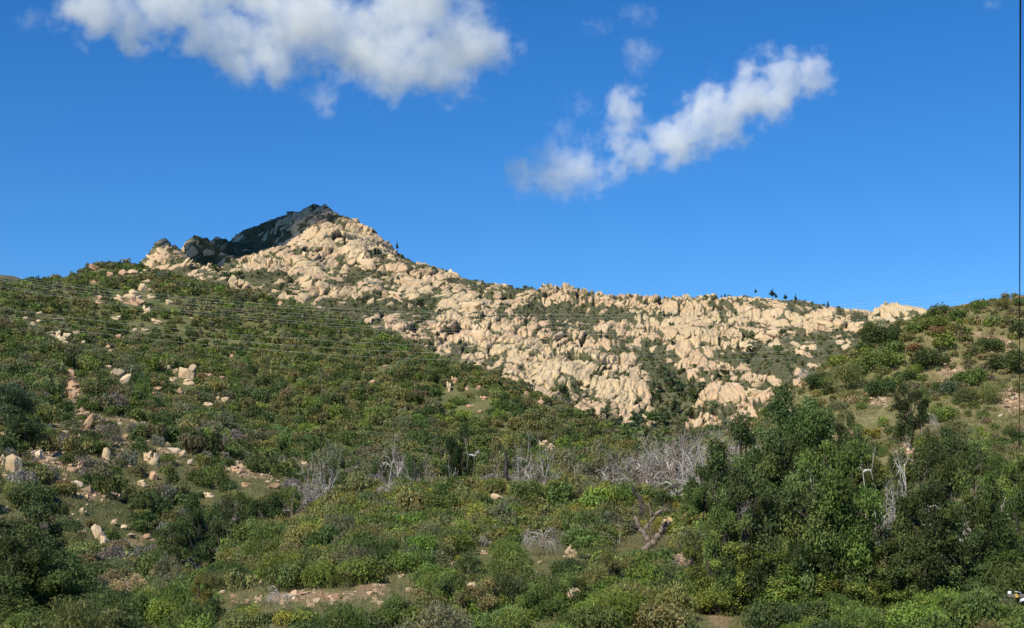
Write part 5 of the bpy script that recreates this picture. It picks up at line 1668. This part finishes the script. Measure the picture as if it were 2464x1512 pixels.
# the sawn tree
def sawn_tree():
    def q(x, y, dd=0.0):
        return np.array(pt(1473.3 + .1299 * x, 1165.5 + .1299 * y, 94 + dd))
    base = q(710, 1130)
    o = empty('sawn_tree', base)

    def piece(name, pts, radii, mat, sides=10, rough=.15):
        P = np.array([q(*p) for p in pts]) - base
        t = np.linspace(0, len(P) - 1, len(P) * 5)
        Q = np.stack([np.interp(t, range(len(P)), P[:, k]) for k in range(3)], 1)
        r = np.interp(t, range(len(P)), radii)
        Q[1:-1] += RNG.normal(size=(len(t) - 2, 3)) * np.mean(radii) * rough
        v, f = tube(Q, r, sides)
        return obj(name, np_mesh(name, v, fix_tri(f)), mat, o), P, r
    piece('trunk', [(690, 1330, .1), (700, 1200), (720, 1080)], (.30, .27, .24), M_SAWN)
    l1, P, r = piece('limb', [(730, 1130), (860, 930, -.2), (950, 820, -.3), (1062, 655, -.5)], (.25, .24, .21, .19), M_SAWN)
    l2, _, _ = piece('limb', [(900, 880, -.35), (930, 780, -.5), (968, 668, -.7)], (.16, .15, .13), M_SAWN)
    piece('limb', [(720, 1090), (620, 980), (520, 830), (430, 650), (420, 600)], (.22, .19, .16, .12, .07), M_SAWN)
    piece('limb', [(520, 830), (430, 800), (340, 770)], (.12, .11, .09), M_CHAR)
    piece('limb', [(600, 830, .2), (700, 700, .2), (800, 560, .2), (890, 495, .2), (980, 470, .2), (1060, 520, .2)], (.15, .14, .12, .10, .07, .03), M_SAWN)
    piece('limb', [(720, 590, .1), (690, 460, .1), (665, 340, .1)], (.07, .05, .03), M_SAWN)
    piece('snag_top', [(540, 560, .3), (535, 380, .3), (500, 250, .3), (420, 180, .3), (340, 20, .3)], (.13, .14, .15, .10, .05), M_CHAR)
    piece('fallen_limb', [(700, 1110, -.2), (600, 1200, -.5), (470, 1290, -.8), (300, 1380, -1.1)], (.2, .17, .14, .08), M_SAWN)
    # two fresh cut faces turned to the light
    for parent, (x, y, dd), rad, nrm in ((l1, (1068, 650, -.55), .165, (.35, -.72, .5)), (l2, (962, 668, -.75), .10, (-.45, -.7, .5))):
        a = np.arange(14) / 14 * 2 * math.pi
        n = Vector(nrm).normalized()
        u = n.orthogonal().normalized()
        w = n.cross(u)
        c = Vector(q(x, y, dd) - base)
        rr = rad * (1 + .10 * RNG.normal(size=14))
        v = [c + (u * math.cos(t) + w * math.sin(t)) * k * 1.1 for t, k in zip(a, rr)] + [c - n * .08 + (u * math.cos(t) + w * math.sin(t)) * k for t, k in zip(a, rr)] + [c + n * .015]
        f = [(i, (i + 1) % 14, 28) for i in range(14)] + [(i, 14 + i, (i + 1) % 14) for i in range(14)] + [((i + 1) % 14, 14 + i, 14 + (i + 1) % 14) for i in range(14)]
        obj('cut_face', np_mesh('cut_face', np.array([tuple(p) for p in v]), np.array(f), False), M_CUT, parent)
    # whiskers of dead twigs on the trunk
    out = []
    for x, y in ((620, 900), (470, 480), (560, 420), (700, 1000), (650, 760), (480, 560), (800, 900), (380, 1300), (930, 480), (1000, 480), (440, 400), (680, 700), (600, 1000), (350, 1340)):
        for k in range(5):
            d = RNG.normal(size=3) + np.array((0, -.4, .2))
            branch(RNG, q(x, y) - base, d / np.linalg.norm(d), RNG.uniform(.4, 1.1), .016, 1, .35, .8, out, (4, 4, 2), 5, .25)
    v, f = join(out)
    t = obj('twigs', np_mesh('twigs', v, fix_tri(f)), M_DEAD, o)
    t.color = (.55, .47, .40, 1)
    tag(o, 'thick V shaped old trunk with two fresh yellow saw cuts', 'dead tree')


sawn_tree()
bole('log', 'short cut log with a yellow end beside the brown brush heap', [(1678, 1316, 84), (1690, 1320, 84.5), (1700, 1322, 85)], (.17, .17, .16), M_CHAR, 'log')

# ------------------------------------------------------------------ wires and the power pole
def mat_plain(name, c, rough, metal=0.0):
    a = N(name)
    p = a.n('TexCoord').outputs['Object']
    n1 = a.noise(p, 9, 3)
    m = a.surf(a.mix(a.ramp(n1, .3, .7), tuple(v * .85 for v in c), c), rough, None, .4)
    a.t.nodes['Principled BSDF'].inputs['Metallic'].default_value = metal
    return m


M_WIRE = mat_plain('wire_aluminium', (.66, .66, .63), .5)
M_BLACK = mat_plain('black_cable', (.012, .012, .014), .6)
M_PORC = mat_plain('white_porcelain', (.72, .76, .76), .25)
M_POLE = mat_plain('weathered_pole', (.16, .125, .10), .85)
M_YEL = mat_plain('yellow_band', (.55, .36, .05), .6)


def cable(name, P, r, mat, label, group=None, cat='wire', sides=5):
    P = np.array(P)
    v, f = tube(P - P[0], np.full(len(P), r), sides, False)
    o = obj(name, np_mesh(name, v, f), mat)
    o.location = P[0]
    return tag(o, label, cat, group)


ORD = ('topmost', 'second', 'third', 'fourth', 'fifth', 'sixth', 'seventh', 'eighth', 'lowest')
for i, (yl, ym, yr) in enumerate(((590, 828, 735), (603, 850, 757), (622, 882, 790), (634, 905, 812), (660, 937, 842), (672, 955, 862), (820, 1055, 985), (865, 1105, 1040), (905, 1150, 1085))):
    co = np.polyfit([0, 851, 2200], [458 + .3464 * v for v in (yl, ym, yr + 20)], 2)
    P = [pt(x, np.polyval(co, x), 302) for x in np.linspace(-260, 2520, 60)]
    cable('power_line', P, .0105, M_WIRE, 'thin pale power line over the left hill, %s' % (ORD[i] if i in (0, 8) else ORD[i] + ' from the top'), 'power lines across the left hill', 'power line')

a, b = pt(2449.5, 1428, 32), pt(2454.5, -60, 6)
cable('overhead_wire', [a + (b - a) * t - np.array((0, 0, .25)) * 4 * t * (1 - t) * .3 for t in np.linspace(0, 1.6, 40)], .0042, M_BLACK, 'thin black wire running straight up the right edge of the sky', cat='wire')


def power_pole():
    base = pt(2530, 1434, 32)
    gz = float(SPUR(np.array([base[0]]), np.array([32.0]))[0])
    o = empty('power_pole', (base[0], 32, gz))
    loc = np.array((base[0], 32, gz))
    H = base[2] - gz
    v, f = tube([(0, 0.12, -.3), (0, .12, H * .5), (0, .12, H + .5)], (.15, .14, .12), 12)
    obj('pole', np_mesh('pole', v, fix_tri(f)), M_POLE, o)

    def box(name, x0, x1, y0, y1, dy, mat, par):
        p0, p1 = pt(x0, y0, 32) - loc, pt(x1, y1, 32) - loc
        c, s = (p0 + p1) / 2, np.abs(p1 - p0) / 2
        s[1] = dy
        e = .012
        V = []
        for z in (-1, 1):
            for (sx, sy) in ((-1, -1), (1, -1), (1, 1), (-1, 1)):
                V.append(c + np.array((sx * s[0], sy * s[1], z * s[2])))
        F = [(0, 3, 2, 1), (4, 5, 6, 7), (0, 1, 5, 4), (1, 2, 6, 5), (2, 3, 7, 6), (3, 0, 4, 7)]
        ob = obj(name, np_mesh(name, np.array(V), np.array(F), False), mat, par)
        bv = ob.modifiers.new('bevel', 'BEVEL')
        bv.width, bv.segments = e, 2
        return ob

    arm = box('crossarm', 2424, 2636, 1430, 1438, .05, M_POLE, o)
    box('band', 2440, 2448, 1429.4, 1438.6, .056, M_YEL, arm)

    def insulator(x, y0, y1, r):
        p0, p1 = pt(x, y1, 32) - loc, pt(x, y0, 32) - loc
        t = np.linspace(0, 1, 9)
        rad = r * np.array((.5, .95, .7, 1, .7, 1, .7, .9, .4))
        v, f = tube([p0 + (p1 - p0) * k for k in t], rad, 12)
        obj('insulator', np_mesh('insulator', v, fix_tri(f)), M_PORC, o)
    insulator(2428.5, 1422.5, 1430, .052)
    insulator(2461, 1438.5, 1446.5, .05)
    insulator(2456, 1440, 1449, .03)
    P = [pt(2441.5, 1423.5, 31.9), pt(2449, 1424.5, 31.9), pt(2455, 1427, 31.95), pt(2459, 1432, 32)]
    v, f = tube(np.array(P) - loc, (.008,) * 4, 6)
    obj('jumper_cable', np_mesh('jumper_cable', v, fix_tri(f)), M_PORC, o)
    tag(o, 'power pole arm with a yellow band and white insulators at the right edge', 'power pole')


power_pole()

# ------------------------------------------------------------------ labels that single out each plant and stone
LAND = [('the rocky peak', 760, 495), ('the pale slab on the left skyline', 250, 635), ('the tall boulder cluster on the left hill', 325, 700), ('the broad tan outcrop', 435, 905), ('the white rock pair', 285, 905),
        ('the white boulder group at the left edge', 145, 810), ('the orange rock scar', 175, 930), ('the tan boulder at the left edge', 25, 1110), ('the pale split rock', 240, 1285), ('the deep green trees at the left edge', 40, 1000),
        ('the big oak in the lower left corner', 60, 1360), ('the ravine oaks', 540, 1250), ('the ravine dead tree', 770, 1140), ('the left end of the dead tree row', 970, 1130), ('the blackened trunk', 1218, 1130),
        ('the narrow dark tree', 1105, 1080), ('the dead tree tangle', 1600, 1090), ('the sawn trunk', 1570, 1270), ('the large grey dead bush', 1305, 1300), ('the orange dirt bank', 720, 1435), ('the brown brush heap', 1655, 1350),
        ('the whitish rounded boulder', 1835, 1410), ('the bottom pale boulder pair', 1757, 1460), ('the whitish boulder at the bottom', 1380, 1420), ('the tallest oak', 1920, 1030), ('the slim dark oak', 2035, 1090),
        ('the round oak on the right slope', 2190, 975), ('the tall white snag', 2080, 1130), ('the narrow topped oak', 2290, 1100), ('the power pole arm', 2440, 1430), ('the right skyline', 2300, 750), ('the big dead trunk', 2172, 1130),
        ('the bare snag on the right slope', 1932, 900), ('the low point of the ridge line', 1520, 1050), ('the skyline pines', 1900, 720), ('the great smooth slab', 1662, 790), ('the great pink slab', 1125, 730), ('the end of the lowest power line', 1130, 855),
        ('the orange pinnacle', 208, 1015), ('the orange rock pair', 180, 1120), ('the rounded dense oak', 2165, 1260), ('the yellowing sycamore', 300, 1430), ('the egg shaped boulder', 1307, 806), ('the pale slab on the spur', 1195, 1190),
        ('the cliff foot', 1530, 960), ('the yellow sapling', 483, 1440), ('the pale rock bank', 360, 1100), ('the white boulder by the ravine', 503, 1190), ('the middle of the left hill', 700, 980), ('the upper left hill', 600, 770), ('the left hill crest', 850, 760)]
ADJ = {'shrub': ('dense', 'rounded', 'spreading', 'bushy'), 'bush': ('twiggy', 'bare', 'thin', 'wispy')}


def rel(r):
    best = sorted(LAND, key=lambda L: (L[1] - r['x']) ** 2 + ((L[2] - r['y']) * 1.2) ** 2)
    L = best[0]
    dx, dy = r['x'] - L[1], r['y'] - L[2]
    d = math.hypot(dx, dy)
    far = 'just ' if d < 45 else ('' if d < 110 else 'well ')
    if abs(dx) > 2.2 * abs(dy):
        s = 'left of' if dx < 0 else 'right of'
    elif abs(dy) > 2.2 * abs(dx):
        s = 'above' if dy < 0 else 'below'
    else:
        s = ('above and ' if dy < 0 else 'below and ') + ('left of' if dx < 0 else 'right of')
    return far + s + ' ' + L[0]


for r in REG:
    n = r['noun']
    if n in ('shrub', 'bush'):
        lo, hi = (2.2, 4.2)
    elif n in ('boulder', 'rock slab'):
        lo, hi = (1.5, 5)
    else:
        lo, hi = (5, 9)
    size = 'small ' if r['w'] < lo else ('large ' if r['w'] > hi else '')
    r['lab'] = f"{size}{r['color']} {n} {r.get('at') or rel(r)}"
NUM = ('first', 'second', 'third', 'fourth', 'fifth', 'sixth', 'seventh', 'eighth', 'ninth', 'tenth', 'eleventh', 'twelfth')
by = {}
for r in REG:
    by.setdefault(r['lab'], []).append(r)
for lab, rs in by.items():
    if len(rs) > 1:
        rs.sort(key=lambda r: r['x'])
        for i, r in enumerate(rs):
            if len(rs) == 2:
                w = ('left one of two', 'right one of two')[i]
            elif i == 0:
                w = 'leftmost of %d' % len(rs)
            elif i == len(rs) - 1:
                w = 'rightmost of %d' % len(rs)
            else:
                w = NUM[min(i, 11)] + ' from left of %d' % len(rs)
            r['lab'] = lab + ', ' + w
GRP = {'oak': 'oaks crowding the slope', 'shrub': 'shrubs growing on the slopes', 'bush': 'dry grey bushes on the slopes', 'boulder': 'boulders lying on the hills', 'rock slab': 'rock slabs of the mountain', 'gully oak': 'dark oaks in the mountain gullies'}
for r in REG:
    for old, new in (('well ', ''), ('just ', ''), ('large ', ''), ('small ', ''), ('the white boulder group at the left edge', 'the white boulder group'), ('the tall boulder cluster on the left hill', 'the tall boulder cluster'), ('ravine end of the dead tree row', 'ravine end of the row'), ('part of the dead tree row', 'part of the row'), ('thick of the dead tree tangle', 'thick of the tangle'), (' from left of', ' of'),
                     ('the left end of the dead tree row', 'the dead tree row'), ('the end of the lowest power line', 'the lowest power line'), (' of the left hill', ' of the hill'), ('the pale slab on the left skyline', 'the skyline slab'), ('the low point of the ridge line', 'the ridge gap')):
        if len(r['lab'].replace('-', ' ').split()) > 13:
            r['lab'] = r['lab'].replace(old, new, 1)
for r in REG:
    tag(r['o'], r['lab'], r['cat'], r['group'] or GRP.get(r['noun']))
for o in list(COL.objects):
    if "label" in o:
        t = o["label"]
        for a, b in (('left hill', 'power line hill'), ('right slope', 'grassy slope'), ('lower left slope', 'lower rocky slope'), ('left slope', 'rocky slope'), ('right hand oaks', 'oak group'), ('right hand group', 'oak group')):
            t = t.replace(a, b)
        o["label"] = t
seen = {}
for o in COL.objects:
    if "label" in o:
        seen.setdefault(o["label"], []).append(o)
for lab, os_ in seen.items():                          # anything still alike is told apart by size
    if len(os_) == 2:
        a, b = sorted(os_, key=lambda o: max(o.scale))
        if abs(max(a.scale) - max(b.scale)) > .05 and len(lab.split()) < 16 and 'small' not in lab and 'large' not in lab:
            a["label"], b["label"] = 'smaller ' + lab, 'larger ' + lab
for o in COL.objects:
    if "label" in o and len(o["label"].replace('-', ' ').split()) > 16:
        t = o["label"]
        for a, b in ((' on the power line hill', ''), ('the middle of the power line hill', 'the power line hill'), (' at the left edge', ''), (' on the grassy slope', ''), (' at the bottom', ''), ('above and ', ''), ('below and ', '')):
            if len(t.split()) > 16:
                t = t.replace(a, b, 1)
        o["label"] = t
dup = {}
for o in COL.objects:
    if "label" in o and o.get("group") != 'pines on the skyline':
        dup.setdefault(o["label"], []).append(o)
for lab, os_ in dup.items():
    if len(os_) > 1:
        os_.sort(key=lambda o: o.location.y)
        for i, o in enumerate(os_):
            lab = lab.rsplit(', ', 1)[0] if len(lab.replace('-', ' ').split()) > 15 else lab
            o["label"] = ('nearest ' if i == 0 else ('farthest ' if i == len(os_) - 1 else 'middle ')) + lab
